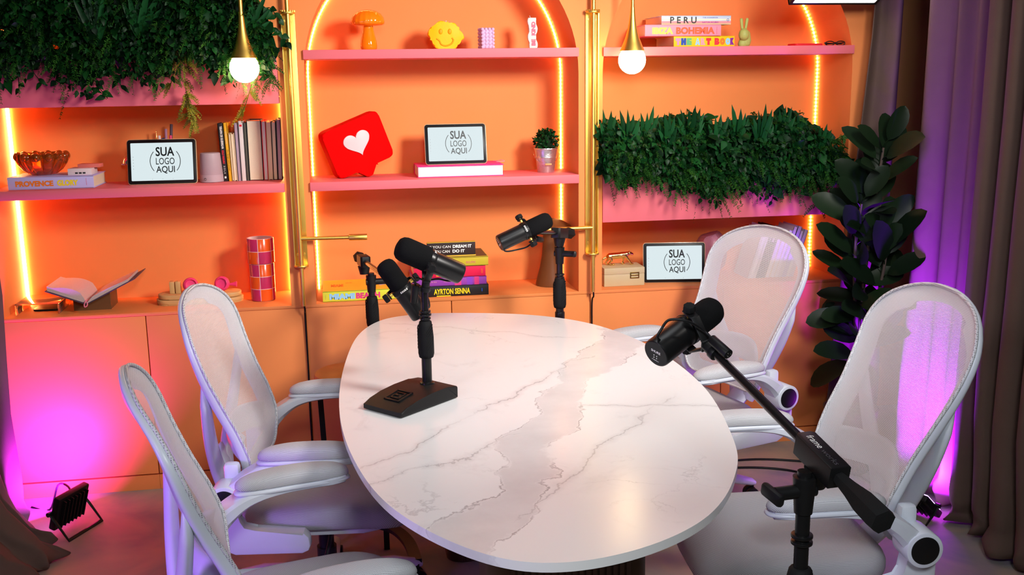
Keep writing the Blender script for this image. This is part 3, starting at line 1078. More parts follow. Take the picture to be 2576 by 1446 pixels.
    # side rails, armrests
    for s_ in (-1, 1):
        yr = s_ * 0.285
        rail = [(-0.285, 0.50), (-0.285, 0.41), (-0.275, 0.37), (-0.255, 0.342), (-0.22, 0.325), (-0.03, 0.322), (-0.012, 0.330), (-0.006, 0.345), (-0.010, 0.372), (-0.024, 0.386),
                (-0.16, 0.392), (-0.195, 0.402), (-0.208, 0.425), (-0.21, 0.50)]
        M = Matrix(((1, 0, 0, 0), (0, 0, -1, yr), (0, 1, 0, 0), (0, 0, 0, 1)))
        mb = MB().prism(rail, -0.022, 0.022, M=M, bev=0.007)
        mb.build('side_rail', WHITEP, t, smooth=40)
        mb = MB()
        path = spline([(-0.235, 0.500), (-0.205, 0.524), (-0.165, 0.560), (-0.11, 0.592), (-0.03, 0.608), (0.06, 0.612), (0.148, 0.610)], 6)
        vs, fs = [], []
        K = len(path)
        for i, p in enumerate(path):
            f = i / (K - 1)
            tg = (path[min(i + 1, K - 1)] - path[max(i - 1, 0)]).normalized()
            nx, nz = -tg.y, tg.x
            hw = 0.034 + 0.008 * math.sin(PI * min(1, f * 1.2)) if f < 0.5 else 0.041
            if f > 0.92:
                hw *= 1 - (f - 0.92) * 5
            th = 0.034 - 0.022 * min(1.0, f * 1.7)
            cy = s_ * (0.297 + 0.012 * min(1, f * 1.6))
            for a, b in ((-1, 0.6), (-0.8, 1), (0.8, 1), (1, 0.6), (1, -0.5), (0.7, -1), (-0.7, -1), (-1, -0.5)):
                vs.append((p.x + nx * b * th, cy + a * hw, p.y + nz * b * th))
        for i in range(K - 1):
            for k in range(8):
                l = (k + 1) % 8
                fs.append((i * 8 + k, (i + 1) * 8 + k, (i + 1) * 8 + l, i * 8 + l))
        fs += [tuple(range(8)), tuple((K - 1) * 8 + k for k in range(8))[::-1]]
        mb.add(vs, fs)
        mb.cyl((-0.232, s_ * 0.262, 0.502), (-0.232, s_ * 0.345, 0.502), 0.047, n=40, bev=0.004)
        mb.box((-0.222, s_ * 0.258, 0.540), (0.045, 0.036, 0.10), bev=0.012)
        ar = mb.build('armrest', WHITEP, t, smooth=40)
        mb = MB()
        superpad(mb, -0.142, 0.165, 0.094, 0.611, 0.016, 0, 1, p=2.6, camber=0.006)
        mb.M = None
        for i in range(len(mb.v)):
            mb.v[i] = (mb.v[i][0], mb.v[i][1] + s_ * 0.31, mb.v[i][2])
        mb.uv = {}
        mb.build('pad_tray', WHITEP, ar, smooth=60)
        mb = MB()
        superpad(mb, -0.138, 0.161, 0.088, 0.624, 0.033, 0, 290, p=2.6, camber=0.006)
        for i in range(len(mb.v)):
            mb.v[i] = (mb.v[i][0], mb.v[i][1] + s_ * 0.31, mb.v[i][2])
        mb.build('arm_pad', PADF, ar, smooth=70, label='grey knitted arm pad')
        mb = MB().cyl((-0.232, s_ * 0.339, 0.502), (-0.232, s_ * 0.3465, 0.502), 0.0365, n=36, bev=0.002)
        mb.build('pivot_cap', BLACKP, ar, label='round black cap')
    # mechanism, column, star base
    MB().box((-0.02, 0, 0.315), (0.26, 0.16, 0.05), bev=0.01).build('tilt_mechanism', BLACKP, t)
    MB().cyl((0, 0, 0.10), (0, 0, 0.20), 0.031, n=24).cyl((0, 0, 0.2), (0, 0, 0.30), 0.024, n=24).build('gas_column', BLACKP, t)
    mb = MB().tube(spline([(0.03, -0.06, 0.312), (0.035, -0.2, 0.305), (0.03, -0.235, 0.285), (0.02, -0.255, 0.255)], 5), 0.006, 8)
    mb.box((0, 0, 0), (0.022, 0.075, 0.012), bev=0.004, M=Matrix.Translation((0.006, -0.28, 0.222)) @ rotm('Z', 0.35) @ rotm('X', 0.75))
    mb.build('height_lever', BLACKP, t, label='black height lever')
    MB().cyl((0, 0, 0.075), (0, 0, 0.125), 0.05, n=28, bev=0.006).build('base_hub', WHITEP, t)
    for k in range(5):
        a = 2 * PI * k / 5 + BASE_ANG
        R = rotm('Z', a)
        mb = MB(R)
        mb.tube([(0.03, 0, 0.098), (0.12, 0, 0.105), (0.22, 0, 0.096), (0.30, 0, 0.075), (0.315, 0, 0.068)], [0.032, 0.03, 0.026, 0.02, 0.012], 10, flat=0.75)
        lg = mb.build('base_leg', WHITEP, t, smooth=50)
        mb = MB(R)
        for s_ in (-1, 1):
            mb.cyl((0.30, s_ * 0.006, 0.027), (0.30, s_ * 0.026, 0.027), 0.0265, n=20, bev=0.003)
        mb.cyl((0.305, 0, 0.03), (0.305, 0, 0.075), 0.006, n=10)
        mb.build('caster', BLACKP, lg, label='black twin wheel caster')
    return t
PIPE = mat('beaded_white_edging', (0.62, 0.62, 0.64), 0.6, bump=0.6, bscale=260)
_nt = PIPE.node_tree
_vo = _nt.nodes.new('ShaderNodeTexVoronoi')
_vo.inputs['Scale'].default_value = 210
_vo.inputs['Randomness'].default_value = 0.1
_tc = _nt.nodes.new('ShaderNodeTexCoord')
_nt.links.new(_tc.outputs['Object'], _vo.inputs['Vector'])
_cr = _nt.nodes.new('ShaderNodeValToRGB')
_cr.color_ramp.elements[0].position = 0.30
_cr.color_ramp.elements[0].color = (0.28, 0.28, 0.30, 1)
_cr.color_ramp.elements[1].position = 0.42
_cr.color_ramp.elements[1].color = (0.66, 0.66, 0.69, 1)
_nt.links.new(_vo.outputs['Distance'], _cr.inputs['Fac'])
_nt.links.new(_cr.outputs['Color'], _nt.nodes['Principled BSDF'].inputs['Base Color'])
BASE_ANG = 0.35
CH = [((1.168, -1.697), 175.86, 0.128, 1.06, 'white mesh office chair at front right, in front of the purple curtain'),
      ((1.253, -0.585), 195.69, 0.100, 1.03, 'white mesh office chair at rear right, beside the tall dark plant'),
      ((-0.096, -1.094), -5.65, 0.016, 0.955, 'white mesh office chair at rear left, in front of the wooden tray'),
      ((-0.103, -1.879), 12.81, 0.045, 0.955, 'white mesh office chair at front left, nearest the left curtain')]
c0 = make_chair('chair')
chairs = [c0] + [copy_tree(c0) for _ in range(3)]
for c, ((x, y), deg, rec, hs, lab) in zip(chairs, CH):
    c['label'] = lab
    c.location = (x, y, 0)
    c.rotation_euler = (0, 0, math.radians(deg))
    # recline of the back about its foot
    pv = Vector((-0.185, 0, 0.50))
    for ch in c.children:
        if ch.name.split('.')[0] in ('mesh_panel', 'back_frame', 'lumbar_pad', 'back_support'):
            Rm = Matrix.Rotation(-math.atan(rec), 3, 'Y')
            ch.rotation_euler = Rm.to_euler()
            ch.scale = (1, 1, hs)
            ch.location = pv - Rm @ Vector((pv.x, 0, pv.z * hs))

# ------------------------------------------------------------------ microphones
MICB = mat('satin_black_enamel', (0.006, 0.006, 0.0065), 0.33, bump=0.03, bscale=700, spec=0.45)
def make_mic(name, loc, axis, mount, L=0.20, r=0.0295, rw=None, label='', knob_side=True, conn=None, cable_dir=None, tip=None):
    """axis: direction the windscreen points; mount: direction from the ring towards the stand"""
    t = thing(name, label, 'microphone', loc, group='black broadcast microphones')
    a = Vector(axis).normalized()
    m_ = Vector(mount).normalized()
    s = m_.cross(a).normalized()
    z_ = a.cross(s)
    x_ = s.cross(m_)
    M = Matrix(((a.x, s.x, z_.x, 0), (a.y, s.y, z_.y, 0), (a.z, s.z, z_.z, 0), (0, 0, 0, 1)))       # body: x = axis, y = knob axis
    Y = Matrix(((x_.x, s.x, m_.x, 0), (x_.y, s.y, m_.y, 0), (x_.z, s.z, m_.z, 0), (0, 0, 0, 1)))    # yoke: swings about the knobs, z = mount
    rw = rw or r
    X = Matrix(((0, 0, 1, 0), (1, 0, 0, 0), (0, 1, 0, 0), (0, 0, 0, 1)))        # lathe z -> local x
    fl, bl = L * 0.48, L * 0.52
    prof = [(0.0001, fl), (rw * 0.45, fl - 0.0006), (rw * 0.72, fl - 0.004), (rw * 0.9, fl - 0.011), (rw * 0.985, fl - 0.021), (rw, fl - 0.032), (rw, 0.004), (rw * 0.9, 0.002), (0.0001, 0.002)]
    MB(M).lathe(prof[::-1], 36, M=X).build('windscreen', FOAM, t, smooth=60, label='black foam windscreen')
    prof = [(0.0001, -bl), (r * 0.9, -bl), (r * 0.96, -bl + 0.0015), (r, -bl + 0.006), (r, -0.008), (0.0001, -0.008)]
    bd = MB(M).lathe(prof, 40, M=X).build('body', MICB, t, smooth=30)
    mb = MB(M).lathe([(r * 1.03, -0.014), (r * 1.07, -0.011), (r * 1.07, 0.0), (r * 1.02, 0.004)], 40, M=X)
    mb.lathe([(r * 1.02, -0.003), (r * 1.095, -0.002), (r * 1.095, 0.004), (r * 1.02, 0.006)], 40, M=X)
    rg = mb.build('ring', BLACKM, t, smooth=30)
    # maker's lettering on ring and rear plate
    mb = MB(M)
    for ang in (-PI / 2,):
        for k, ch in enumerate('SHURE'):
            th = ang + (k - 2) * 0.16
            dr = Vector((0, math.cos(th), math.sin(th)))
            td = Vector((0, -math.sin(th), math.cos(th)))
            text_mb(mb, ch, 0.0036, 0.0055, face_M(dr * (r * 1.075) + Vector((-0.006, 0, 0)), td, Vector((1, 0, 0)) if True else td), depth=0.0004, bold=0.04)
    text_mb(mb, 'SHURE', 0.024, 0.0062, face_M((-bl, 0.006, 0.0), (0, 0, 1), (0, 1, 0)), depth=0.0004, bold=0.03)
    for k in range(4):
        mb.box((-bl - 0.0003, -0.005 - (k % 2) * 0.006, -0.004 + (k // 2) * 0.007), (0.0006, 0.002, 0.002))
    for k in range(3):
        text_mb(mb, '~', 0.010, 0.002, face_M((-bl, -0.017, -0.002 + 0.004 * k - 0.002), (0, 0, 1), (0, 1, 0)), depth=0.0004, bold=0.0)
    mb.build('lettering', WHITE, bd, smooth=None, label='small white maker lettering')
    # yoke bracket
    mb = MB(Y)
    k_ = r + 0.013
    for s_ in (-1, 1):
        mb.box((0, 0, 0), (0.020, 0.004, 0.034), bev=0.001, M=Matrix.Translation((0.0, s_ * k_, 0.006)))
        d = Vector((0, s_ * 0.010, 0.060)) - Vector((0, s_ * k_, 0.022))
        ang = math.atan2(d.y, d.z)
        mb.box((0, 0, 0), (0.020, 0.0045, d.length + 0.004), bev=0.001, M=Matrix.Translation((0.0, s_ * (k_ + 0.010) / 2, 0.041)) @ rotm('X', -ang))
    mb.box((0.0, 0, 0.062), (0.022, 0.026, 0.006), bev=0.0015)
    mb.cyl((0.0, 0, 0.060), (0.0, 0, 0.094), 0.0115, n=20, bev=0.001)
    mb.cyl((0.0, 0, 0.082), (0.0, 0, 0.097), 0.0145, n=20, bev=0.002)
    mb.build('yoke', BLACKP, t, smooth=30)
    for s_ in (-1, 1):
        mb = MB(Y)
        mb.cyl((0.0, s_ * (r - 0.002), 0.0), (0.0, s_ * (k_ + 0.006), 0.0), 0.005, n=14)
        kn = mb.build('pivot', BRASS, t, label='brass pivot screw')
        mb = MB(Y).lathe([(0.010, 0.0), (0.0125, 0.002), (0.0125, 0.012), (0.0105, 0.015), (0.0001, 0.015)], 18,
                         M=Matrix.Translation((0.0, s_ * (k_ + 0.004), 0.0)) @ rotm('X', -s_ * PI / 2), wob=lambda i, aa: 1 + 0.05 * math.cos(9 * aa))
        mb.build('knob', GRIP, t)
    # plug with pins and its short lead
    cx, cy = conn if conn else (-0.028, 0.0)
    if conn is not False:
        mb = MB(Y)
        z0 = 0.078
        mb.cyl((cx, cy, z0), (cx, cy, z0 + 0.055), 0.0105, n=24, bev=0.001)
        mb.box((cx / 2, cy / 2, z0 + 0.012), (abs(cx) + 0.006, 0.012 + abs(cy), 0.012), bev=0.002)
        pl = mb.build('plug_socket', BLACKP, t)
        mb = MB(Y)
        for k in range(3):
            q = 2 * PI * k / 3
            mb.cyl((cx + 0.0045 * math.cos(q), cy + 0.0045 * math.sin(q), z0 + 0.05), (cx + 0.0045 * math.cos(q), cy + 0.0045 * math.sin(q), z0 + 0.0565), 0.001, n=8)
        mb.build('pins', CHROME, pl, label='bright metal pins')
        cd = Vector(cable_dir) if cable_dir else Vector((0, 1, 0))
        e = r + 0.030
        B = lambda x, k: M @ (Vector((x, 0, 0)) + cd * k)
        pe = Y @ Vector((cx, cy, z0 + 0.002))
        pn = Y @ Vector((cx, cy * 1.15, z0 - 0.022))
        p3 = B(-bl + 0.04, e + 0.004)
        pts = [B(-bl + 0.012, r - 0.003), B(-bl + 0.003, r + 0.012), B(-bl + 0.014, e - 0.006), p3, p3.lerp(pn, 0.5) + (M @ cd) * 0.012, pn, pe]
        MB().tube(spline(pts, 7), 0.0028, 10).build('cable', BLACKP, t, smooth=60)
    return t, M

def clutch_grip(mb, p, h, r, m=0):
    """ribbed grip on an upright pole, from p upward"""
    p = Vector(p)
    prof = [(r * 0.72, 0), (r * 0.9, h * 0.02), (r, h * 0.12), (r * 1.0, h * 0.55), (r * 0.9, h * 0.85), (r * 0.78, h * 0.97), (r * 0.6, h)]
    mb.lathe(prof, 28, m, Matrix.Translation(p), wob=lambda i, a: 1 + 0.03 * math.cos(10 * a + i))
    for k in range(7):
        z = p.z + h * (0.2 + 0.085 * k)
        for s_ in range(3):
            a0 = s_ * 2 * PI / 3 + 0.6
            mb.tube([(p.x + r * 1.0 * math.cos(a0 + q * 0.22), p.y + r * 1.0 * math.sin(a0 + q * 0.22), z + q * h * 0.05) for q in range(5)], r * 0.07, 6, m)

# desk microphone on its slanted base
mx, my = 0.2215, -1.345
ts = thing('desk_microphone_stand', 'black desk microphone stand with a wedge base, standing on the table', 'microphone stand', (mx, my, 0.75), group='black microphone stands')
ang = math.atan2(-0.667, -0.745)
Bm = rotm('Z', ang)      # local x points to the low front edge of the base
side = [(-0.048, 0.002), (0.180, 0.002), (0.185, 0.004), (0.185, 0.0165), (0.157, 0.026), (0.115, 0.036), (0.060, 0.042), (0.0, 0.0435), (-0.035, 0.040), (-0.047, 0.036), (-0.050, 0.032), (-0.050, 0.004)]
Mx = Bm @ Matrix(((1, 0, 0, 0), (0, 0, -1, 0), (0, 1, 0, 0), (0, 0, 0, 1)))
MB().prism(side, -0.075, 0.075, M=Mx, bev=0.005, seg=3).build('base', mat('black_cast_base', (0.009, 0.0085, 0.0085), 0.45, bump=0.25, bscale=700, spec=0.3), ts, smooth=30)
mb = MB()
zt = 0.0365
T = Bm @ Matrix.Translation((0.118, 0.0, zt - 0.0005)) @ rotm('Y', 0.20)
def frame_ring(w_, b_):
    for s_ in (-1, 1):
        mb.box((s_ * (w_ / 2 - b_ / 2), 0, 0), (b_, w_, 0.004), bev=0.001, M=T)
        mb.box((0, s_ * (w_ / 2 - b_ / 2), 0), (w_, b_, 0.004), bev=0.001, M=T)
frame_ring(0.060, 0.006)
mb.box((-0.015, 0, 0), (0.004, 0.033, 0.004), M=T)
mb.box((0, 0.015, 0), (0.033, 0.004, 0.004), M=T)
mb.box((0.015, 0.0, 0), (0.004, 0.033, 0.004), M=T)
mb.box((0.008, -0.015, 0), (0.017, 0.004, 0.004), M=T)
mb.box((0.000, -0.008, 0), (0.004, 0.017, 0.004), M=T)
mb.build('raised_logo', BLACKP, ts, label='raised square maker logo')
MB().cyl((0, 0, 0.04), (0, 0, 0.215), 0.0145, n=24).lathe([(0.022, 0.041), (0.021, 0.047), (0.016, 0.05)], 24).build('lower_pole', BLACKM, ts)
mb = MB()
clutch_grip(mb, (0, 0, 0.120), 0.110, 0.0225)
mb.build('height_clutch', GRIP, ts, smooth=50)
mb = MB().cyl((0, 0, 0.225), (0, 0, 0.322), 0.0105, n=20)
for z, rr in ((0.236, 0.016), (0.247, 0.018), (0.256, 0.0165)):
    mb.cyl((0, 0, z - 0.003), (0, 0, z + 0.003), rr, n=24, bev=0.001)
mb.build('upper_pole', BLACKM, ts)
mic_axis = RT * -0.87 + UP * 0.38 - FW * 0.42
make_mic('microphone', (0.2325, -1.375, 1.160), mic_axis, (-0.10, 0.25, -1), L=0.205, r=0.0305, rw=0.0355,
         label='black microphone on the desk stand at the table, windscreen tilted up left', conn=(0.029, 0.0), cable_dir=(0, 0.5, 0.8))

# boom stands standing on the floor
def boom_stand(label, base, z_joint, tip, tail, grip_z, r0=0.011, brand=False, reach=None, grip_h=0.12):
    """base (x, y); the boom passes over the pole at z_joint, tip and tail are its two ends"""
    t = thing('boom_microphone_stand', label, 'microphone stand', (base[0], base[1], 0), group='black microphone stands')
    P = lambda p: Vector(p) - Vector((base[0], base[1], 0))
    MB().lathe([(0.0001, 0.0), (0.092, 0.0), (0.095, 0.006), (0.092, 0.016), (0.03, 0.026), (0.022, 0.045), (0.0001, 0.045)], 40).build('base', BLACKM, t)
    mb = MB().cyl((0, 0, 0.03), (0, 0, grip_z + 0.02), 0.0155, n=24)
    mb.cyl((0, 0, grip_z - 0.045), (0, 0, grip_z - 0.015), 0.019, n=24, bev=0.002)
    mb.build('lower_pole', BLACKM, t)
    mb = MB()
    clutch_grip(mb, (0, 0, grip_z), grip_h, 0.0245)
    mb.build('height_clutch', GRIP, t, smooth=50)
    mb = MB().cyl((0, 0, grip_z + 0.05), (0, 0, z_joint - 0.01), 0.0125, n=20)
    for dz in (0.13, 0.142):
        mb.cyl((0, 0, z_joint - dz), (0, 0, z_joint - dz + 0.006), 0.0185, n=22, bev=0.001)
    mb.build('upper_pole', BLACKM, t)
    tip, tail = P(tip), P(tail)
    d = (tip - tail).normalized()
    j = Vector((0, 0, z_joint))
    # nearest point of the boom line to the pole axis
    k = (j - tail).dot(d)
    c = tail + d * k
    mb = MB()
    x_ = Vector((0, 0, 1)).cross(d).normalized()
    y_ = d.cross(x_)
    M = Matrix(((d.x, x_.x, y_.x, c.x), (d.y, x_.y, y_.y, c.y), (d.z, x_.z, y_.z, c.z), (0, 0, 0, 1)))
    mb.prism([(-0.058, -0.019), (0.052, -0.019), (0.058, -0.012), (0.058, 0.012), (0.052, 0.019), (-0.058, 0.019)], -0.020, 0.020, M=M, bev=0.003)
    mb.cyl((0, 0, -0.02), (0, 0, -0.052), 0.024, 0.017, n=22, M=M)
    cl = mb.build('boom_clutch', BLACKP, t, smooth=30)
    mb = MB()
    mb.cyl(j + Vector((0, 0, -0.085)), j + Vector((0, 0, -0.02)), 0.0155, 0.02, n=20)
    mb.cyl(j - x_ * 0.02 + Vector((0, 0, -0.045)), j + x_ * 0.055 + Vector((0, 0, -0.045)), 0.012, n=18)
    mb.build('swivel', BLACKP, t)
    mb = MB().box((0, 0, 0), (0.05, 0.014, 0.024), bev=0.006, M=Matrix.Translation(j + x_ * 0.06 + Vector((0, 0, -0.045))) @ M.to_3x3().to_4x4() @ rotm('Z', 0.2))
    mb.build('swivel_lever', BLACKP, t)
    mb = MB()
    if brand:
        text_mb(mb, 'frame', 0.040, 0.0135, M @ face_M((0.022, 0.0, 0.0203), (-1, 0, 0), (0, -1, 0)), 0, 0.0004)
        text_mb(mb, 'works', 0.046, 0.0105, M @ face_M((-0.027, 0.001, 0.0203), (-1, 0, 0), (0, -1, 0)), 1, 0.0004)
        mb.build('lettering', [WHITE, mat('dark_grey_ink', (0.05, 0.05, 0.055), 0.5)], cl, smooth=None, label='white and grey lower case lettering')
    MB().cyl(c + d * 0.03, tip, 0.0088, n=18).build('boom_tube', mat('gloss_black_tube', (0.006, 0.006, 0.0065), 0.2, spec=0.5), t)
    mb = MB()
    L = (tail - c).length
    q = tail + d * min(0.135, L * 0.7)
    mb.cyl(c - d * 0.03, q, 0.0095, n=16)
    mb.build('tail_tube', BLACKM, t)
    mb = MB()
    x1, y1, z1 = frame_from(-d)
    M2 = Matrix(((x1.x, y1.x, z1.x, q.x), (x1.y, y1.y, z1.y, q.y), (x1.z, y1.z, z1.z, q.z), (0, 0, 0, 1)))
    h = (tail - q).length
    prof = [(0.0105, 0.0), (0.0125, 0.01), (0.0165, h * 0.35), (0.0225, h * 0.62), (0.0235, h * 0.9), (0.021, h * 0.985), (0.0001, h)]
    mb.lathe(prof, 6, M=M2 @ rotm('Z', 0.3))
    mb.build('counterweight', GRIP, t, smooth=30)
    return t
# stand at the front right
boom_stand('black boom stand at front right, reaching over the front right chair', (0.752, -2.655), 1.005, (0.738, -2.266, 1.097), (0.798, -2.832, 0.976), 0.70, brand=True)
make_mic('microphone', (0.707, -2.185, 1.131), (0.182, 0.109, 0.075), (0.33, -0.87, -0.37), L=0.205, r=0.0315, rw=0.032,
         label='black microphone on the front right boom, in front of the rear right chair', conn=(0.0, 0.028), cable_dir=(0, 1.0, 0.0))
# stand behind the table at the left
boom_stand('black boom stand behind the table, near the lime lettered book', (0.100, -0.325), 0.945, (0.159, -1.108, 1.038), (0.058, -0.165, 0.972), 0.725)
make_mic('microphone', (0.165, -1.195, 1.047), RT * -0.545 + UP * 0.80 - FW * 0.25, (-0.07, 0.99, -0.1), L=0.20, r=0.030, rw=0.0305,
         label='black microphone hanging low over the table behind the desk microphone', conn=(0.0, 0.028), cable_dir=(0, 0.8, 0.3))
# stand behind the table at the right
boom_stand('black boom stand behind the table, in front of the brown cone lamp', (0.822, -0.39), 1.035, (0.6695, -0.666, 1.118), (0.90, -0.245, 1.045), 0.775)
make_mic('microphone', (0.628, -0.742, 1.137), Vector((0.738, -0.718, 1.176)) - Vector((0.533, -0.752, 1.095)), (0.47, 0.86, -0.21), L=0.205, r=0.0295, rw=0.0305,
         label='black microphone pointing up right, in front of the brown cone lamp', conn=(0.0, 0.028), cable_dir=(0, 0.75, -0.1))
# leads on the floor
mb = MB().tube(spline([(1.05, -0.25, 0.005), (1.4, -0.24, 0.005), (1.66, -0.19, 0.005), (1.86, -0.23, 0.005), (2.05, -0.35, 0.005), (2.1, -0.6, 0.005)], 8), 0.0048, 8)
tag(mb.build('floor_cable', BLACKP), 'upper black cable crossing the floor behind the front right chair', 'cable', 'black floor cables')
mb = MB().tube(spline([(1.0, -0.45, 0.005), (1.3, -0.3, 0.005), (1.61, -0.27, 0.005), (1.82, -0.34, 0.005), (1.95, -0.5, 0.005)], 8), 0.0048, 8)
tag(mb.build('floor_cable', BLACKP), 'lower black cable crossing the floor behind the front right chair', 'cable', 'black floor cables')

# ------------------------------------------------------------------ books
def cmat(name, c, rough=0.5, **k):
    k.setdefault('spec', 0.22)
    return mat(name, c, rough, var=0.04, vscale=30, **k)
def make_book(label, W, D, H, cover, pages, loc, rz=0.0, rot=None, texts=(), group=None, spine=True, cat='book', round_=0.0):
    """lying book: x along the spine, spine at y = 0 facing -y, z up"""
    t = thing('book', label, cat, loc, rz, group, rot)
    b = 0.0028
    mb = MB()
    mb.box((0, D / 2, b / 2), (W, D, b), bev=0.0006)
    mb.box((0, D / 2, H - b / 2), (W, D, b), bev=0.0006)
    mb.box((0, b / 2, H / 2), (W, b, H), bev=0.0008)
    mb.build('cover', cover, t)
    MB().box((0, D / 2 - 0.001, H / 2), (W - 0.008, D - 0.008, H - 2 * b - 0.0004)).build('page_block', pages, t, label='pale page block')
    if texts:
        for nm_, want in (('lettering', False), ('printed_band', True)):
            mb = MB()
            ms = []
            for (body, x, z, w_, h_, mt, *rest) in texts:
                if (body == '#') != want:
                    continue
                if mt not in ms:
                    ms.append(mt)
                vert = rest[0] if rest else False
                up = (0, 0, 1) if not vert else (1, 0, 0)
                xd = (1, 0, 0) if not vert else (0, 0, -1)
                if vert == 'top':        # on the top cover
                    F = face_M((x, z, H), (1, 0, 0), (0, 1, 0))
                else:
                    F = face_M((x, -0.0001, z), xd, up)
                if want:
                    mb = MB().add([(-w_ / 2, -h_ / 2, 0.0003), (w_ / 2, -h_ / 2, 0.0003), (w_ / 2, h_ / 2, 0.0003), (-w_ / 2, h_ / 2, 0.0003)], [(0, 1, 2, 3)], 0, F)
                    mb.build('printed_band', mt, t, smooth=None, label='printed colour band')
                else:
                    text_mb(mb, body, w_, h_, F, ms.index(mt), 0.0006, bold=rest[1] if len(rest) > 1 else 0.03)
            if not want and mb.v:
                mb.build('lettering', ms, t, smooth=None, label='printed lettering')
    return t
YEL = cmat('yellow_ink', (0.92, 0.72, 0.02))
ORA = cmat('orange_ink', (0.85, 0.20, 0.02))
REDI = cmat('red_ink', (0.8, 0.03, 0.05))
MAG = cmat('magenta_ink', (0.75, 0.05, 0.22))
LBLUE = cmat('light_blue_ink', (0.30, 0.62, 0.85))
BLUEI = cmat('blue_ink', (0.02, 0.08, 0.42))
GREENI = cmat('green_ink', (0.12, 0.48, 0.20))
PINKI = cmat('pink_ink', (0.85, 0.35, 0.42))
PURI = cmat('purple_ink', (0.22, 0.02, 0.30))
TINY = cmat('faint_ink', (0.55, 0.25, 0.45))
G1 = 'large books lying flat'
# left shelf
make_book('lavender book with orange and yellow title lying under the amber bowl', 0.318, 0.215, 0.0475, cmat('lavender_cover', (0.52, 0.47, 0.85)), PAPER, (-1.1125, 0.045, 1.2556), -0.006, group=G1,
          texts=[('PROVENCE', -0.061, 0.022, 0.140, 0.022, ORA, False, 0.05), ('GLORY', 0.062, 0.0225, 0.078, 0.023, YEL, False, 0.05), ('Lavender', 0.132, 0.024, 0.028, 0.003, REDI, True, 0.0)])
# centre shelf and counter
tb = make_book('hot pink book under the middle tablet, its pages facing out', 0.362, 0.20, 0.0475, cmat('hot_pink_cover', (0.80, 0.03, 0.25)), PAPERW, (0.499, 0.247, 1.2556), PI + 0.0, group=G1)
mb = MB().tube(spline([(-0.165, 0.015, 0.048), (-0.178, 0.03, 0.049), (-0.196, 0.05, 0.054), (-0.206, 0.065, 0.05), (-0.192, 0.075, 0.049), (-0.17, 0.07, 0.048)], 6), 0.0014, 6)
mb.build('ribbon', cmat('pink_ribbon', (0.8, 0.35, 0.45)), tb)
make_book('lime and yellow book with pale blue and pink title on the counter', 0.33, 0.245, 0.044, [cmat('lime_cover', (0.70, 0.74, 0.05))][0], PAPER, (0.072, 0.030, 0.7531), 0.0, group=G1,
          texts=[('#', 0.0, 0.125, 0.328, 0.238, cmat('golden_yellow_board', (0.88, 0.50, 0.03)), 'top'),
                 ('MIAMI', -0.085, 0.0215, 0.105, 0.025, LBLUE, False, 0.07), ('BEACH', 0.022, 0.0215, 0.100, 0.025, MAG, False, 0.05), ('Collection', -0.153, 0.021, 0.02, 0.003, GREENI, True, 0.0),
                 ('MIAMI', -0.105, 0.12, 0.052, 0.06, ORA, 'top', 0.05), ('palm sea', -0.055, 0.17, 0.026, 0.03, ORA, 'top', 0.0), ('>>', 0.07, 0.12, 0.09, 0.07, cmat('pale_violet_ink', (0.55, 0.5, 0.75)), 'top', 0.02)])
make_book('black book with yellow title at the bottom of the stack', 0.325, 0.235, 0.0445, BLACKI, PAPER, (0.441, 0.030, 0.7531), 0.0, group=G1,
          texts=[('AYRTON SENNA', 0.006, 0.021, 0.155, 0.025, YEL, False, 0.035), ('#', 0.134, 0.022, 0.004, 0.014, BLUEI), ('#', -0.03, 0.0025, 0.06, 0.004, YEL)])
make_book('purple book with magenta bands, second from the bottom of the stack', 0.315, 0.225, 0.035, cmat('purple_cover', (0.33, 0.06, 0.42)), PAPER, (0.4385, 0.034, 0.7977), 0.0, group=G1,
          texts=[('#', 0.035, 0.0175, 0.028, 0.034, MAG), ('#', 0.085, 0.0175, 0.024, 0.034, cmat('violet_ink', (0.28, 0.06, 0.55))), ('#', 0.115, 0.0175, 0.02, 0.034, MAG), ('VOLUME 14', -0.01, 0.018, 0.032, 0.005, PINKI, False, 0.0), ('THE BIG', -0.07, 0.018, 0.03, 0.005, PINKI, False, 0.0)])
make_book('red book with an orange numeral, middle of the stack', 0.305, 0.22, 0.047, cmat('crimson_cover', (0.72, 0.015, 0.07)), PAPER, (0.440, 0.036, 0.8328), 0.0, group=G1,
          texts=[('2', -0.045, 0.023, 0.026, 0.034, cmat('amber_ink', (0.9, 0.35, 0.02)), False, 0.08), ('AMEN', 0.137, 0.023, 0.02, 0.008, ORA, True, 0.0), ('#', -0.005, 0.012, 0.035, 0.012, ORA)])
make_book('olive yellow book at the top of the stack, under the motto sign', 0.315, 0.22, 0.038, cmat('olive_yellow_cover', (0.55, 0.42, 0.03)), PAPER, (0.447, 0.032, 0.8799), 0.0, group=G1,
          texts=[('ROUPAS', 0.083, 0.016, 0.04, 0.008, MAG, False, 0.0), ('#', 0.0, 0.115, 0.31, 0.2, WOOD, 'top')])
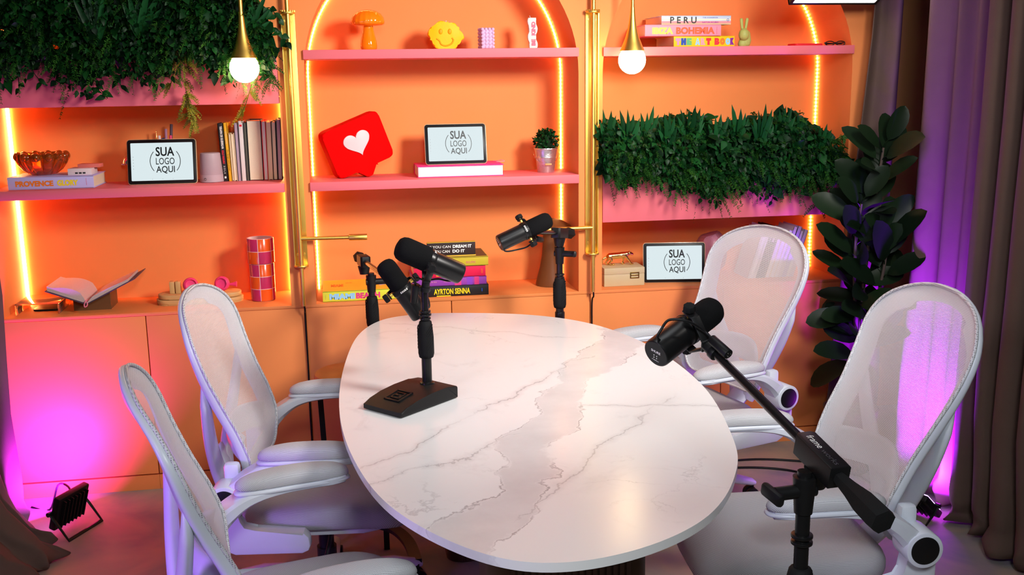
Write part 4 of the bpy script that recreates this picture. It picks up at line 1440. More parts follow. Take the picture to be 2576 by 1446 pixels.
# right top shelf
make_book('yellow book with multicoloured block letters, bottom of the shelf stack', 0.275, 0.235, 0.046, cmat('bright_yellow_cover', (0.92, 0.58, 0.01)), PAPER, (1.561, 0.085, 1.7741), 0.03, group=G1,
          texts=[(ch, -0.112 + 0.0247 * (i + (0.55 if i > 2 else 0) + (0.55 if i > 5 else 0)) - 0.006, 0.023, 0.0225, 0.029, mt, False, 0.15)
                 for i, (ch, mt) in enumerate(zip('THEARTBOOK', [cmat('mauve_ink', (0.6, 0.3, 0.5)), BLUEI, GREENI, LBLUE, PINKI, REDI, REDI, ORA, LBLUE, PURI])) if i < 9] + [('K', 0.1265, 0.023, 0.018, 0.029, PURI, False, 0.15)])
make_book('pink book with yellow and orange title, middle of the shelf stack', 0.338, 0.23, 0.047, cmat('rose_pink_cover', (0.88, 0.30, 0.40)), PAPER, (1.463, 0.075, 1.8202), 0.012, group=G1,
          texts=[('IBIZA', -0.091, 0.022, 0.092, 0.027, cmat('lemon_ink', (0.95, 0.85, 0.15)), False, 0.06), ('BOHEMIA', 0.054, 0.022, 0.172, 0.029, cmat('coral_ink', (0.90, 0.13, 0.05)), False, 0.05), ('Collection', 0.15, 0.022, 0.03, 0.003, REDI, True, 0.0), ('Vintage', -0.155, 0.022, 0.028, 0.0025, PINKI, True, 0.0)])
make_book('pale striped cookbook with bold black title, top of the shelf stack', 0.312, 0.22, 0.037, cmat('pale_blue_cover', (0.55, 0.66, 0.80)), PAPER, (1.524, 0.085, 1.8673), 0.035, group=G1,
          texts=[('#', 0, 0.0205, 0.311, 0.006, cmat('cream_ink', (0.9, 0.82, 0.6))), ('#', 0, 0.0095, 0.311, 0.010, cmat('rose_ink', (0.82, 0.3, 0.33))), ('#', 0, 0.003, 0.311, 0.005, cmat('tan_ink', (0.75, 0.55, 0.3))),
                 ('P E R U', -0.059, 0.0185, 0.118, 0.027, BLACKI, False, 0.02), ('THE COOKBOOK', 0.062, 0.0285, 0.07, 0.0048, BLUEI, False, 0.0), ('GASTON ACURIO', 0.062, 0.0095, 0.075, 0.0062, PURI, False, 0.02), ('o', 0.142, 0.019, 0.011, 0.011, BLUEI, False, 0.0)])
# upright row on the left shelf: (x0, x1, height, lean, cover, pages out?, label)
CRM = cmat('cream_cover', (0.75, 0.6, 0.38))
ROW = [(557, 570.6, .236, -.035, BLACKI, 0, 'black spined book with white and red title, first in the upright row'),
       (571, 580.4, .237, -.035, cmat('mustard_cover', (0.82, 0.42, 0.02)), 0, 'mustard yellow slim book beside the black spined one'),
       (580.6, 585, .196, -.02, CRM, 1, 'thinnest short cream book in the upright row'),
       (585.4, 593.6, .196, -.015, CRM, 1, 'wider short cream book, lower than its neighbours in the upright row'),
       (594, 603.2, .236, -.01, cmat('lilac_cover', (0.42, 0.32, 0.40)), 0, 'lilac spined book beside the short cream books'),
       (603.6, 616, .243, -.004, cmat('white_cover', (0.72, 0.66, 0.64)), 0, 'white spined book with small red label in the upright row'),
       (616.4, 623, .235, 0, cmat('slate_cover', (0.10, 0.10, 0.08)), 0, 'slim slate grey book left of the thickest one'),
       (623.4, 659, .247, .004, BLACKI, 1, 'thickest book, cream pages out between black boards'),
       (659.4, 670.6, .243, .006, cmat('scarlet_cover', (0.65, 0.01, 0.02)), 2, 'scarlet book with white pages facing out'),
       (671, 682.6, .240, .01, CRM, 1, 'cream book standing between the scarlet book and a black edged one'),
       (683, 694.4, .240, .014, BLACKI, 1, 'tan paged book with black boards, second from the pillar'),
       (694.8, 706.5, .250, .020, BLACKI, 2, 'lilac paged book with black boards, nearest the brass lamp pillar')]
LILP = mat('lilac_page_paper', (0.50, 0.36, 0.42), 0.8, bump=0.4, bscale=900)
for u0, u1, h, lean, cov, pg, lab in ROW:
    x0 = -0.471 + (u0 - 558) * 0.00160
    wd = (u1 - u0) * 0.00160 - 0.0003
    t = thing('book', lab, 'book', (x0, 0.150, 1.2556), 0, 'books in the upright row on the left shelf', rot=(0, lean, 0))
    D = 0.145 if h > 0.2 else 0.12
    mb = MB()
    b = min(0.0025, wd * 0.2)
    mb.box((b / 2, D / 2, h / 2), (b, D, h), bev=0.0004)
    mb.box((wd - b / 2, D / 2, h / 2), (b, D, h), bev=0.0004)
    yy = D - b / 2 if pg else b / 2
    mb.box((wd / 2, yy, h / 2), (wd, b, h), bev=0.0004)
    mb.build('cover', cov, t)
    MB().box((wd / 2, D / 2 + (-0.001 if pg else 0.001), h / 2 - 0.001), (max(0.002, wd - 2 * b - 0.0003), D - 0.008, h - 0.008)).build('page_block', [PAPER, PAPER, PAPERW if lean < 0.015 else LILP][pg], t, label='page block')
    if 'white and red' in lab:
        mb = MB()
        text_mb(mb, 'TERAPIA DE GUERRILHA', 0.092, 0.009, face_M((wd / 2 + 0.001, 0, h * 0.755), (0, 0, -1), (1, 0, 0)), 0, 0.0006, 0.03)
        text_mb(mb, 'SOLO MADURO', 0.055, 0.008, face_M((wd / 2, 0, h * 0.42), (0, 0, -1), (1, 0, 0)), 1, 0.0006, 0.03)
        text_mb(mb, 'X O L A', 0.033, 0.007, face_M((wd / 2, 0, h * 0.2), (0, 0, -1), (1, 0, 0)), 0, 0.0006, 0.0)
        mb.box((wd / 2, -0.0003, 0.016), (0.007, 0.0006, 0.008), 0)
        mb.build('lettering', [WHITE, REDI], t, smooth=None)
    if 'mustard' in lab:
        mb = MB()
        text_mb(mb, 'Do design para pensar', 0.085, 0.007, face_M((wd / 2, 0, h * 0.36), (0, 0, -1), (1, 0, 0)), 0, 0.0006, 0.0)
        text_mb(mb, 'edicoes', 0.05, 0.006, face_M((wd / 2, 0, h * 0.75), (0, 0, -1), (1, 0, 0)), 1, 0.0006, 0.0)
        mb.build('lettering', [BLACKI, CRM], t, smooth=None)
    if 'red label' in lab:
        MB().box((wd / 2, -0.0003, h - 0.018), (wd * 0.5, 0.0006, 0.008)).build('spine_label', REDI, t, label='small red label')
# leaning books behind the rear right chair
LEAN = [(0.010, .235, 'white_cover'), (0.016, .245, 'pagew'), (0.012, .225, 'white_cover'), (0.016, .245, 'black'), (0.015, .243, 'black'), (0.010, .235, 'slate'), (0.02, .215, 'pagec'), (0.022, .21, 'pagec'),
        (0.014, .225, 'pagew'), (0.018, .24, 'lilac'), (0.02, .242, 'lilac2'), (0.012, .22, 'pagew'), (0.02, .225, 'lilac')]
LL = ['thin white book first in the leaning row', 'white paged thicker book second in the leaning row', 'short white book before the two black titled books in the leaning row', 'black book, left of two with white titles in the leaning row',
      'black book, right of two with white titles in the leaning row', 'slim slate book after the black titled books in the leaning row', 'shorter cream paged book in the middle of the leaning row', 'shortest cream paged book in the leaning row',
      'pale paged book after the cream ones in the leaning row', 'tall lilac grey book in the leaning row', 'tallest violet tinted book in the leaning row, near the plant', 'small white paged book second last in the leaning row', 'last lilac book in the leaning row, touching the bay side']
x = 1.795
for (wd, h, kd), lab in zip(LEAN, LL):
    t = thing('book', lab + ' behind the chair', 'book', (x, 0.10, 0.7532 ), 0, 'leaning books behind the rear right chair', rot=(0, 0.30, 0))
    cov = {'black': BLACKI, 'slate': cmat('slate_cover', (0.1, 0.1, 0.08)), 'white_cover': cmat('white_cover', (0.72, 0.66, 0.64)), 'pagew': PAPERW, 'pagec': CRM, 'lilac': cmat('lilac_grey_cover', (0.68, 0.62, 0.66)), 'lilac2': cmat('violet_grey_cover', (0.56, 0.46, 0.70))}[kd]
    D = 0.16
    lift = wd * 0.0
    mb = MB()
    b = 0.002
    mb.box((b / 2, D / 2, h / 2 + lift), (b, D, h))
    mb.box((wd - b / 2, D / 2, h / 2 + lift), (b, D, h))
    mb.box((wd / 2, b / 2 if not kd.startswith('page') else D - b / 2, h / 2 + lift), (wd, b, h))
    mb.build('cover', cov, t)
    MB().box((wd / 2, D / 2, h / 2 + lift), (wd - 2 * b - 0.0003, D - 0.006, h - 0.006)).build('page_block', PAPERW, t)
    if kd == 'black':
        mb = MB()
        text_mb(mb, 'DESIGN', 0.05, 0.009, face_M((wd / 2, 0, h * 0.82), (0, 0, -1), (1, 0, 0)), 0, 0.0006, 0.02)
        mb.build('lettering', WHITE, t, smooth=None)
    x += wd / math.cos(0.30) + 0.0006

# ------------------------------------------------------------------ tablets
SCREEN = mat('lit_tablet_screen', (0.02, 0.02, 0.02), 0.12, emit=(0.80, 0.93, 0.96), estr=0.92)
SCRINK = mat('screen_letters', (0.008, 0.012, 0.014), 0.3)
CASE = mat('clear_gold_case', (0.55, 0.36, 0.2), 0.2, var=0.1, spec=0.6)
def tablet(label, loc, rz, lean, W=0.262, H=0.172, roll=0.0, gold=True):
    t = thing('tablet', label, 'tablet', loc, group='tablets showing the round logo', rot=(-lean, roll, rz))
    M = Matrix(((1, 0, 0, 0), (0, 0, -1, 0), (0, 1, 0, H / 2 + 0.003), (0, 0, 0, 1)))       # x right, y up, z out of the screen (-y)
    mb = MB(M).prism(rrect(W, H, 0.010, 6), -0.0075, 0.0, bev=0.0015)
    mb.build('body', BLACKP, t, smooth=30)
    MB(M).prism(rrect(W + 0.005, H + 0.005, 0.012, 6), -0.0095, -0.003, bev=0.001).build('case', CASE, t, smooth=30)
    sw, sh = W * 0.905, H * 0.855
    MB(M).prism(rrect(sw, sh, 0.003, 4), 0.0, 0.0004).build('screen', SCREEN, t, smooth=None, label='lit white screen')
    mb = MB(M)
    k = H / 0.172
    T = lambda y: Matrix.Translation((0.012 * k, y * k, 0.0006))
    text_mb(mb, 'SUA', 0.070 * k, 0.036 * k, T(0.039), 0, 0.0002, 0.022)
    text_mb(mb, 'LOGO', 0.070 * k, 0.026 * k, T(0.0015), 0, 0.0002, 0.004)
    text_mb(mb, 'AQUI', 0.070 * k, 0.030 * k, T(-0.0325), 0, 0.0002, 0.012)
    for s_ in (-1, 1):
        ri, ro = 0.0555 * k, 0.058 * k
        n = 18
        vs, fs = [], []
        for i in range(n + 1):
            a = -0.72 + 1.44 * i / n
            for r_ in (ri, ro):
                vs.append((0.012 * k + s_ * r_ * math.cos(a), 0.0015 + r_ * math.sin(a), 0.0008))
        for i in range(n):
            q = (2 * i, 2 * i + 1, 2 * i + 3, 2 * i + 2)
            fs.append(q if s_ > 0 else q[::-1])
        mb.add(vs, fs)
    mb.build('logo_lettering', SCRINK, t, smooth=None, label='round black logo lettering')
    mb = MB(M)
    for i in range(5):
        mb.box((-sw / 2 + 0.009, 0.02 - 0.012 * i, 0.0007), (0.002, 0.0025, 0.0002))
    for i in range(3):
        mb.box((-0.04 + 0.04 * i, -sh / 2 + 0.006, 0.0007), (0.002, 0.0015, 0.0002))
    mb.build('icon_print', mat('pale_screen_grey', (0.3, 0.34, 0.36), 0.4), t, smooth=None, label='faint grey screen icons')
    MB(M).cyl((0, H / 2 - 0.005, 0.0), (0, H / 2 - 0.005, 0.0004), 0.0012, n=10).build('camera_dot', CHROME, t)
    # folding prop behind
    mb = MB()
    s_, c_ = math.sin(lean), math.cos(lean)
    back = 0.055
    mb.tube([(0, 0.012, H * 0.62), (0, back * c_ + 0.02, 0.004 + (back) * s_ * -0.0)], 0.006, 8, flat=0.4)
    mb.build('prop', BLACKP, t)
tablet('tablet with round logo screen, leaning before the pens on the left shelf', (-0.7035, 0.105, 1.2553), -0.02, 0.22, W=0.266, H=0.178, roll=0.0)
tablet('tablet with round logo screen, standing on the hot pink book', (0.4885, 0.105, 1.3031), 0.0, 0.20, W=0.256, H=0.166)
tablet('tablet with round logo screen, standing beside the cream leopard box', (1.4475, 0.085, 0.7530), -0.16, 0.14, W=0.272, H=0.174)

# ------------------------------------------------------------------ left shelf objects
AMBER = mat('amber_glass', (0.60, 0.15, 0.015), 0.05, trans=0.8, ior=1.48)
t = thing('scalloped_bowl', 'amber glass scalloped bowl on the lavender book', 'bowl', (-1.165, 0.155, 1.3033))
prof_o = [(0.040, 0.0), (0.055, 0.006), (0.073, 0.022), (0.088, 0.045), (0.0965, 0.066), (0.097, 0.080), (0.090, 0.086)]
prof_i = [(0.078, 0.078), (0.068, 0.055), (0.052, 0.03), (0.03, 0.014), (0.0001, 0.012)]
P = prof_o + prof_i
mb = MB().lathe(P, 144, wob=lambda i, a: 0.90 + (0.16 * min(1, 0.35 + i / 4.0) if i < len(prof_o) else 0.10) * abs(math.cos(6 * a)) ** 0.6)
for k in range(12):
    a = 2 * PI * (k + 0.0) / 12
    mb.ell((0.091 * math.cos(a), 0.091 * math.sin(a), 0.074), (0.0165, 0.0165, 0.0175), 18)
mb.build('bowl', AMBER, t, smooth=60)
t = thing('paper_box', 'small white box with three dark slots on the lavender book', 'box', (-1.012, 0.135, 1.3032), -0.02)
MB().box((0, 0, 0.0125), (0.090, 0.095, 0.025), bev=0.001).build('body', cmat('white_card', (0.78, 0.62, 0.62)), t)
mb = MB()
for k in range(3):
    mb.box((-0.012 + 0.0145 * k, -0.0477, 0.008), (0.010, 0.001, 0.006))
mb.build('slots', BLACKI, t, label='three dark slots')
t = MB().box((0, 0, 0.007), (0.085, 0.05, 0.014), bev=0.001).build('paper_sleeve', cmat('coral_card', (0.75, 0.18, 0.15)))
t.location = (-0.985, 0.155, 1.3284)
t.rotation_euler = (0, 0, -0.1)
tag(t, 'flat coral card sleeve lying on the small white box', 'box')
t = thing('mushroom_ornament', 'small chrome mushroom ornament peeping out left of the left tablet', 'ornament', (-0.848, 0.245, 1.2556))
MB().lathe([(0.022, 0), (0.022, 0.004), (0.008, 0.01), (0.007, 0.03), (0.010, 0.05), (0.007, 0.072), (0.0001, 0.075)], 24).build('stem', CHROME, t)
mb = MB().lathe([(0.0001, 0.070), (0.030, 0.072), (0.034, 0.078), (0.031, 0.092), (0.022, 0.106), (0.010, 0.113), (0.0001, 0.115)], 28)
for k in range(20):
    a = 2 * PI * k / 20
    mb.ell((0.033 * math.cos(a), 0.033 * math.sin(a), 0.075), (0.0035, 0.0035, 0.0035), 8)
mb.build('cap', CHROME, t)
t = thing('pen_cup', 'dark pen cup hidden behind the left tablet', 'cup', (-0.712, 0.262, 1.2556))
MB().lathe([(0.036, 0), (0.038, 0.09), (0.035, 0.09), (0.033, 0.004), (0.0001, 0.004)], 28).build('cup', BLACKP, t)
PENS = [((-0.742, 1.461), 0.0028, GOLD, 'gold thin pen, leftmost behind the left tablet'), ((-0.727, 1.443), 0.0055, cmat('white_pen', (0.7, 0.6, 0.62)), 'white blunt pen behind the left tablet'),
        ((-0.715, 1.432), 0.0075, cmat('blue_pen', (0.05, 0.12, 0.45)), 'blue capped pen behind the left tablet'), ((-0.699, 1.470), 0.0055, cmat('mauve_pen', (0.33, 0.17, 0.28)), 'mauve pen, second tallest behind the left tablet'),
        ((-0.678, 1.488), 0.006, cmat('grey_pen', (0.10, 0.07, 0.10)), 'dark grey marker, tallest behind the left tablet'), ((-0.682, 1.443), 0.006, cmat('pink_pen', (0.75, 0.06, 0.16)), 'hot pink pen right of the tallest marker')]
for i, ((px, pz), r, mm, lab) in enumerate(PENS):
    mb = MB().cyl((-0.712 + (i - 2.5) * 0.009, 0.262 + 0.008 * (-1) ** i, 1.262), (px, 0.262 + 0.01 * (-1) ** i, pz), r, n=12, bev=r * 0.3)
    tag(mb.build('pen', mm), lab, 'pen', 'pens behind the left tablet')
t = thing('smart_speaker', 'pale lilac tapered speaker with power symbol beside the left tablet', 'speaker', (-0.5175, 0.15, 1.2556))
GRYL = cmat('lilac_grey_shell', (0.42, 0.32, 0.36), 0.4)
MB().lathe([(0.0001, 0.119), (0.036, 0.119), (0.0395, 0.117), (0.0405, 0.112), (0.0465, 0.0325), (0.0462, 0.0315)][::-1], 40).build('body', GRYL, t, smooth=30)
MB().lathe([(0.0445, 0.0), (0.048, 0.002), (0.0466, 0.031), (0.0455, 0.0318)], 40).build('base', cmat('lilac_grey_foot', (0.46, 0.35, 0.40), 0.4), t, smooth=30)
mb = MB().tube([(-0.020 + 0.0045 * math.cos(a), -0.0442, 0.0145 + 0.0045 * math.sin(a)) for a in [PI / 2 + 0.5 + k * (2 * PI - 1.0) / 16 for k in range(17)]], 0.0007, 6)
mb.tube([(-0.020, -0.0442, 0.0155), (-0.020, -0.0442, 0.0205)], 0.0007, 6)
mb.build('power_symbol', BLACKI, t)

# ------------------------------------------------------------------ left counter objects
ACR = mat('clear_acrylic', (1.0, 0.85, 0.7), 0.04, trans=0.95, ior=1.45)
t = thing('acrylic_riser', 'clear acrylic riser stand on the counter at far left', 'stand', (-1.2185, 0.155, 0.7531), 0.0)
mb = MB().box((0, 0, 0.043), (0.166, 0.19, 0.005), bev=0.001)
for s_ in (-1, 1):
    mb.box((s_ * 0.0805, 0, 0.0205), (0.005, 0.19, 0.041), bev=0.001)
mb.build('riser', ACR, t)
t = MB().prism(rrect(0.11, 0.11, 0.02, 5), 0, 0.008, bev=0.002).build('dark_case', BLACKP)
t.location = (-1.20, 0.175, 0.7533)
tag(t, 'flat dark case stored under the clear acrylic riser', 'case')
t = thing('book_stand', 'brown wooden block stand carrying the open book', 'stand', (-1.0175, 0.175, 0.7531))
mb = MB().prism([(-0.072, 0.0), (0.072, 0.0), (0.072, 0.072), (0.012, 0.040), (0.004, 0.0375), (-0.004, 0.0375), (-0.02, 0.044), (-0.072, 0.060)], -0.055, 0.075, M=Matrix(((1, 0, 0, 0), (0, 0, -1, 0), (0, 1, 0, 0), (0, 0, 0, 1))))
mb.build('block', cmat('brown_block', (0.16, 0.065, 0.025)), t)
t = thing('open_book', 'open book with lilac lit pages lying on the brown stand', 'book', (-1.0235, 0.155, 0.7935))
def wing(s_, L, rise, bulge, y0, y1, th):
    """page wing from the spine outwards, s_ = side; returns a closed slab"""
    mb = MB()
    n = 14
    vs = []
    for y in (y0, y1):
        for i in range(n + 1):
            q = i / n
            x = s_ * L * q
            base = rise * q
            thick = th * min(1, q * 7 + 0.06) * (1.0 - 0.25 * q)
            bl = bulge * math.sin(PI * min(1.0, q * 1.15) ** 0.8) if q < 0.95 else 0
            vs.append((x, y, base))
            vs.append((x, y, base + thick + max(0, bl)))
    fs = []
    m = n + 1
    for i in range(n):
        a = 2 * i
        A = 2 * m + a
        fs += [(a, a + 2, a + 3, a + 1), (A + 1, A + 3, A + 2, A), (a + 1, a + 3, A + 3, A + 1), (a + 2, a, A, A + 2)]
    fs.append((2 * n, 2 * n + 2 * m, 2 * n + 1 + 2 * m, 2 * n + 1))
    fs.append((0, 1, 2 * m + 1, 2 * m))
    if s_ < 0:
        fs = [f[::-1] for f in fs]
    mb.add(vs, fs)
    return mb
wing(-1, 0.145, 0.058, 0.018, -0.115, 0.10, 0.024).build('left_pages', mat('lit_book_paper', (0.62, 0.45, 0.42), 0.8, bump=0.5, bscale=600, var=0.1, vscale=200), t, smooth=50)
wing(1, 0.165, 0.082, 0.004, -0.115, 0.10, 0.014).build('right_pages', MATS['lit_book_paper'], t, smooth=50)
mb = MB()
for s_, L, rise in ((-1, 0.152, 0.0605), (1, 0.195, 0.097)):
    M = Matrix.Translation((0, 0, -0.0018)) @ rotm('Y', -s_ * math.atan2(rise, L))
    mb.box((s_ * math.hypot(L, rise) / 2, -0.008, -0.0008), (math.hypot(L, rise), 0.228, 0.0026), M=M)
mb.build('cover', cmat('dark_slate_cover', (0.07, 0.05, 0.08)), t)
mb = MB().tube(spline([(0.0, -0.105, 0.012), (-0.002, -0.121, 0.010), (-0.008, -0.124, -0.002), (-0.006, -0.126, -0.012), (0.003, -0.125, -0.006), (0.003, -0.121, 0.008)], 5), 0.0025, 6)
mb.build('ribbon', cmat('rose_ribbon', (0.8, 0.2, 0.3)), t)
mb = MB()
text_lines = wing(-1, 0.145, 0.058, 0.018, -0.115, 0.10, 0.024)
TRAYW = LWOOD
t = thing('wooden_tray', 'two tier rounded wooden tray with upright blocks on the left counter', 'tray', (-0.60, 0.165, 0.7531))
mb = MB().prism(rrect(0.35, 0.12, 0.055, 8), 0.004, 0.022, bev=0.004)
mb.prism(rrect(0.345, 0.115, 0.052, 8), 0.0, 0.005)
mb.build('lower_tier', TRAYW, t)
MB().prism(rrect(0.335, 0.11, 0.05, 8), 0.024, 0.042, bev=0.004).build('upper_tier', TRAYW, t)
for xx, ww in ((-0.110, 0.020), (-0.086, 0.020)):
    MB().box((xx, 0.0, 0.067), (ww, 0.03, 0.050), bev=0.002).build('upright_block', TRAYW, t)
PK = cmat('hot_pink_ceramic', (0.82, 0.05, 0.18), 0.35)
for i, (x_, rx, lab) in enumerate(((-0.637, 0.25, 'hot pink round pot lying left, behind the rear left chair'), (-0.508, -0.1, 'hot pink round pot with handle, right of the rear left chair top'))):
    t = thing('round_pot', lab, 'pot', (x_, 0.165, 0.8265), group='hot pink pots on the wooden tray', rot=(PI / 2 - 0.2, 0, rx))
    MB().lathe([(0.0001, -0.022), (0.022, -0.020), (0.030, -0.008), (0.031, 0.008), (0.028, 0.018), (0.022, 0.021), (0.020, 0.012), (0.0001, 0.010)], 32).build('bowl', PK, t, smooth=50)
    if i == 1:
        MB().lathe([(0.005, 0.0), (0.006, 0.015), (0.012, 0.034), (0.0001, 0.036)], 16, M=Matrix.Translation((0.026, -0.004, 0)) @ rotm('Y', PI / 2)).build('handle', PK, t)
def check_mat():
    m = mat('checked_glaze', (0.7, 0.1, 0.05), 0.2, coat=0.15, spec=0.25)
    nt = m.node_tree
    b = nt.nodes['Principled BSDF']
    uv = nt.nodes.new('ShaderNodeUVMap')
    ck = nt.nodes.new('ShaderNodeTexChecker')
    ck.inputs['Scale'].default_value = 1.0
    ck.inputs['Color1'].default_value = (0.78, 0.10, 0.012, 1)
    ck.inputs['Color2'].default_value = (0.50, 0.03, 0.10, 1)
    br = nt.nodes.new('ShaderNodeTexBrick')
    br.offset = 0.0
    br.inputs['Scale'].default_value = 1.0
    br.inputs['Mortar Size'].default_value = 0.022
    br.inputs['Mortar Smooth'].default_value = 0.0
    br.inputs['Brick Width'].default_value = 1.0
    br.inputs['Row Height'].default_value = 1.0
    br.inputs['Mortar'].default_value = (0.8, 0.5, 0.45, 1)
    mx = nt.nodes.new('ShaderNodeMix')
    mx.data_type = 'RGBA'
    nt.links.new(uv.outputs['UV'], ck.inputs['Vector'])
    nt.links.new(uv.outputs['UV'], br.inputs['Vector'])
    nt.links.new(br.outputs['Fac'], mx.inputs['Factor'])
    nt.links.new(ck.outputs['Color'], mx.inputs['A'])
    mx.inputs['B'].default_value = (0.8, 0.5, 0.45, 1)
    nt.links.new(mx.outputs['Result'], b.inputs['Base Color'])
    return m
CHK = check_mat()
for i, (r, h, z, rows, lab, dx) in enumerate(((0.0515, 0.157, 0.7531, 3, 'pink and orange checked tall cup at the bottom of the stacked pair', 0.0), (0.0555, 0.107, 0.9106, 2, 'pink and orange checked cup on top of the stacked pair', 0.0))):
    t = thing('checked_cup', lab, 'cup', (-0.341 + dx, 0.15, z), 0.0, 'stacked checked cups')
    n = 48
    mb = MB()
    vs, uvs, fs = [], [], []
    prof = [(r - 0.004, 0.0), (r, 0.003), (r, h - 0.002), (r - 0.0015, h)]
    for j, (rr, zz) in enumerate(prof):
        for k in range(n + 1):
            a = 2 * PI * k / n
            vs.append((rr * math.cos(a), rr * math.sin(a), zz))
            uvs.append((6.0 * k / n + 0.62, rows * zz / h + i))
    for j in range(len(prof) - 1):
        for k in range(n):
            fs.append((j * (n + 1) + k, j * (n + 1) + k + 1, (j + 1) * (n + 1) + k + 1, (j + 1) * (n + 1) + k))
    mb.add(vs, fs, 0, None, uvs)
    mb.build('outer_wall', CHK, t, smooth=50)
    MB().lathe([(0.0001, 0.0), (r - 0.004, 0.0), (r - 0.004, 0.001), (r - 0.0045, h * 0.5), (r - 0.0015, h), (r - 0.0055, h), (r - 0.006, 0.006), (0.0001, 0.006)][1:], n).build('inside', cmat('pale_pink_glaze', (0.72, 0.52, 0.5), 0.2), t, smooth=50)

# ------------------------------------------------------------------ middle bay ornaments
OG = mat('orange_glass', (1.0, 0.30, 0.005), 0.06, trans=0.30, ior=1.45, emit=(1.0, 0.25, 0.0), estr=0.0, coat=0.5)
t = thing('mushroom_lamp', 'orange glass mushroom lamp on the top middle shelf', 'lamp', (0.143, 0.14, 1.7741))
MB().lathe([(0.0001, 0.0), (0.028, 0.0), (0.033, 0.008), (0.0345, 0.02), (0.032, 0.04), (0.025, 0.07), (0.021, 0.092), (0.020, 0.108), (0.0001, 0.108)], 36).build('stem', OG, t, smooth=60)
MB().lathe([(0.0001, 0.098), (0.03, 0.096), (0.058, 0.100), (0.066, 0.106), (0.0675, 0.115), (0.064, 0.130), (0.053, 0.145), (0.036, 0.156), (0.016, 0.161), (0.0001, 0.162)], 72, wob=lambda i, a: 1 + 0.018 * math.cos(18 * a)).build('cap', OG, t, smooth=60)
YW = cmat('yellow_wax', (0.92, 0.50, 0.005), 0.5, bump=0.2)
t = thing('smiley_candle', 'yellow melting smiley face candle on the top middle shelf', 'candle', (0.457, 0.135, 1.7741))
outl = []
for k in range(72):
    a = 2 * PI * k / 72
    r = 0.0635 + 0.0045 * math.sin(3 * a + 0.5) + 0.0035 * math.sin(7 * a + 1.2)
    for ca, am in ((-0.12, 0.010), (3.05, 0.011), (0.55, -0.004), (3.6, -0.004)):
        d = math.atan2(math.sin(a - ca), math.cos(a - ca))
        r += am * math.exp(-(d / 0.19) ** 2)
    outl.append((r * 1.02 * math.cos(a), max(-0.052, r * math.sin(a))))
M = Matrix(((1, 0, 0, 0), (0, 0, -1, 0), (0, 1, 0, 0.0525), (0, 0, 0, 1)))
mb = MB(M).prism(outl, -0.018, 0.018, bev=0.006, seg=3)
mb.build('body', YW, t, smooth=50)
YW2 = cmat('deep_yellow_wax', (0.85, 0.34, 0.004), 0.5)
for ex, nm_ in ((-0.020, 'eye'), (0.0175, 'eye')):
    MB(M).ell((ex, 0.020, 0.018), (0.0085, 0.0115, 0.004), 16).build('eye', YW2, t)
mb = MB(M).tube(spline([(-0.038, -0.008, 0.0185), (-0.026, -0.016, 0.0185), (-0.018, -0.031, 0.0185), (0.0, -0.037, 0.0185), (0.022, -0.030, 0.0185), (0.032, -0.014, 0.0185), (0.026, -0.006, 0.0185)], 5), 0.0034, 8)
mb.build('mouth', YW2, t, smooth=60)
MB().cyl((0.004, 0, 0.108), (0.006, 0, 0.1175), 0.001, n=8).build('wick', PAPERW, t)
LW = cmat('lilac_wax', (0.62, 0.42, 0.62), 0.45)
t = thing('bubble_candle', 'pale lilac bubble cube candle on the top middle shelf', 'candle', (0.626, 0.12, 1.7741), 0.16)
mb = MB().box((0, 0, 0.041), (0.050, 0.050, 0.076), bev=0.003)
for i in range(4):
    for j in range(4):
        for k in range(6):
            if i in (0, 3) or j in (0, 3) or k == 5:
                mb.ell((-0.0225 + 0.015 * i, -0.0225 + 0.015 * j, 0.0085 + 0.0142 * k), (0.0078, 0.0078, 0.0076), 10)
mb.build('bubbles', LW, t, smooth=60)
t = thing('wavy_candle', 'white wavy candle with pink raised words on the top middle shelf', 'candle', (0.821, 0.12, 1.7741))
outl = [(-0.0165 + 0.005 * math.sin(k * 0.62), 0.126 * k / 20) for k in range(21)]
outl2 = [(0.0165 + 0.005 * math.sin(k * 0.62), 0.126 * k / 20) for k in range(21)]
M = Matrix(((1, 0, 0, 0), (0, 0, -1, 0), (0, 1, 0, 0), (0, 0, 0, 1)))
mb = MB(M).prism(outl2 + outl[::-1], -0.009, 0.009, bev=0.0025)
mb.build('body', cmat('white_wax', (0.75, 0.70, 0.64), 0.5), t, smooth=40)
mb = MB()
text_mb(mb, 'BE', 0.027, 0.017, face_M((0.003, -0.0092, 0.026), (0, 0, 1), (-1, 0, 0)), 0, 0.0015, 0.06)
text_mb(mb, 'KIND', 0.056, 0.017, face_M((0.003, -0.0092, 0.082), (0, 0, 1), (-1, 0, 0)), 0, 0.0015, 0.06)
mb.build('raised_words', cmat('dusty_pink_wax', (0.55, 0.14, 0.22), 0.5), t, smooth=None)
MB().cyl((-0.006, 0, 0.124), (-0.011, 0, 0.134), 0.001, n=8).build('wick', PAPERW, t)
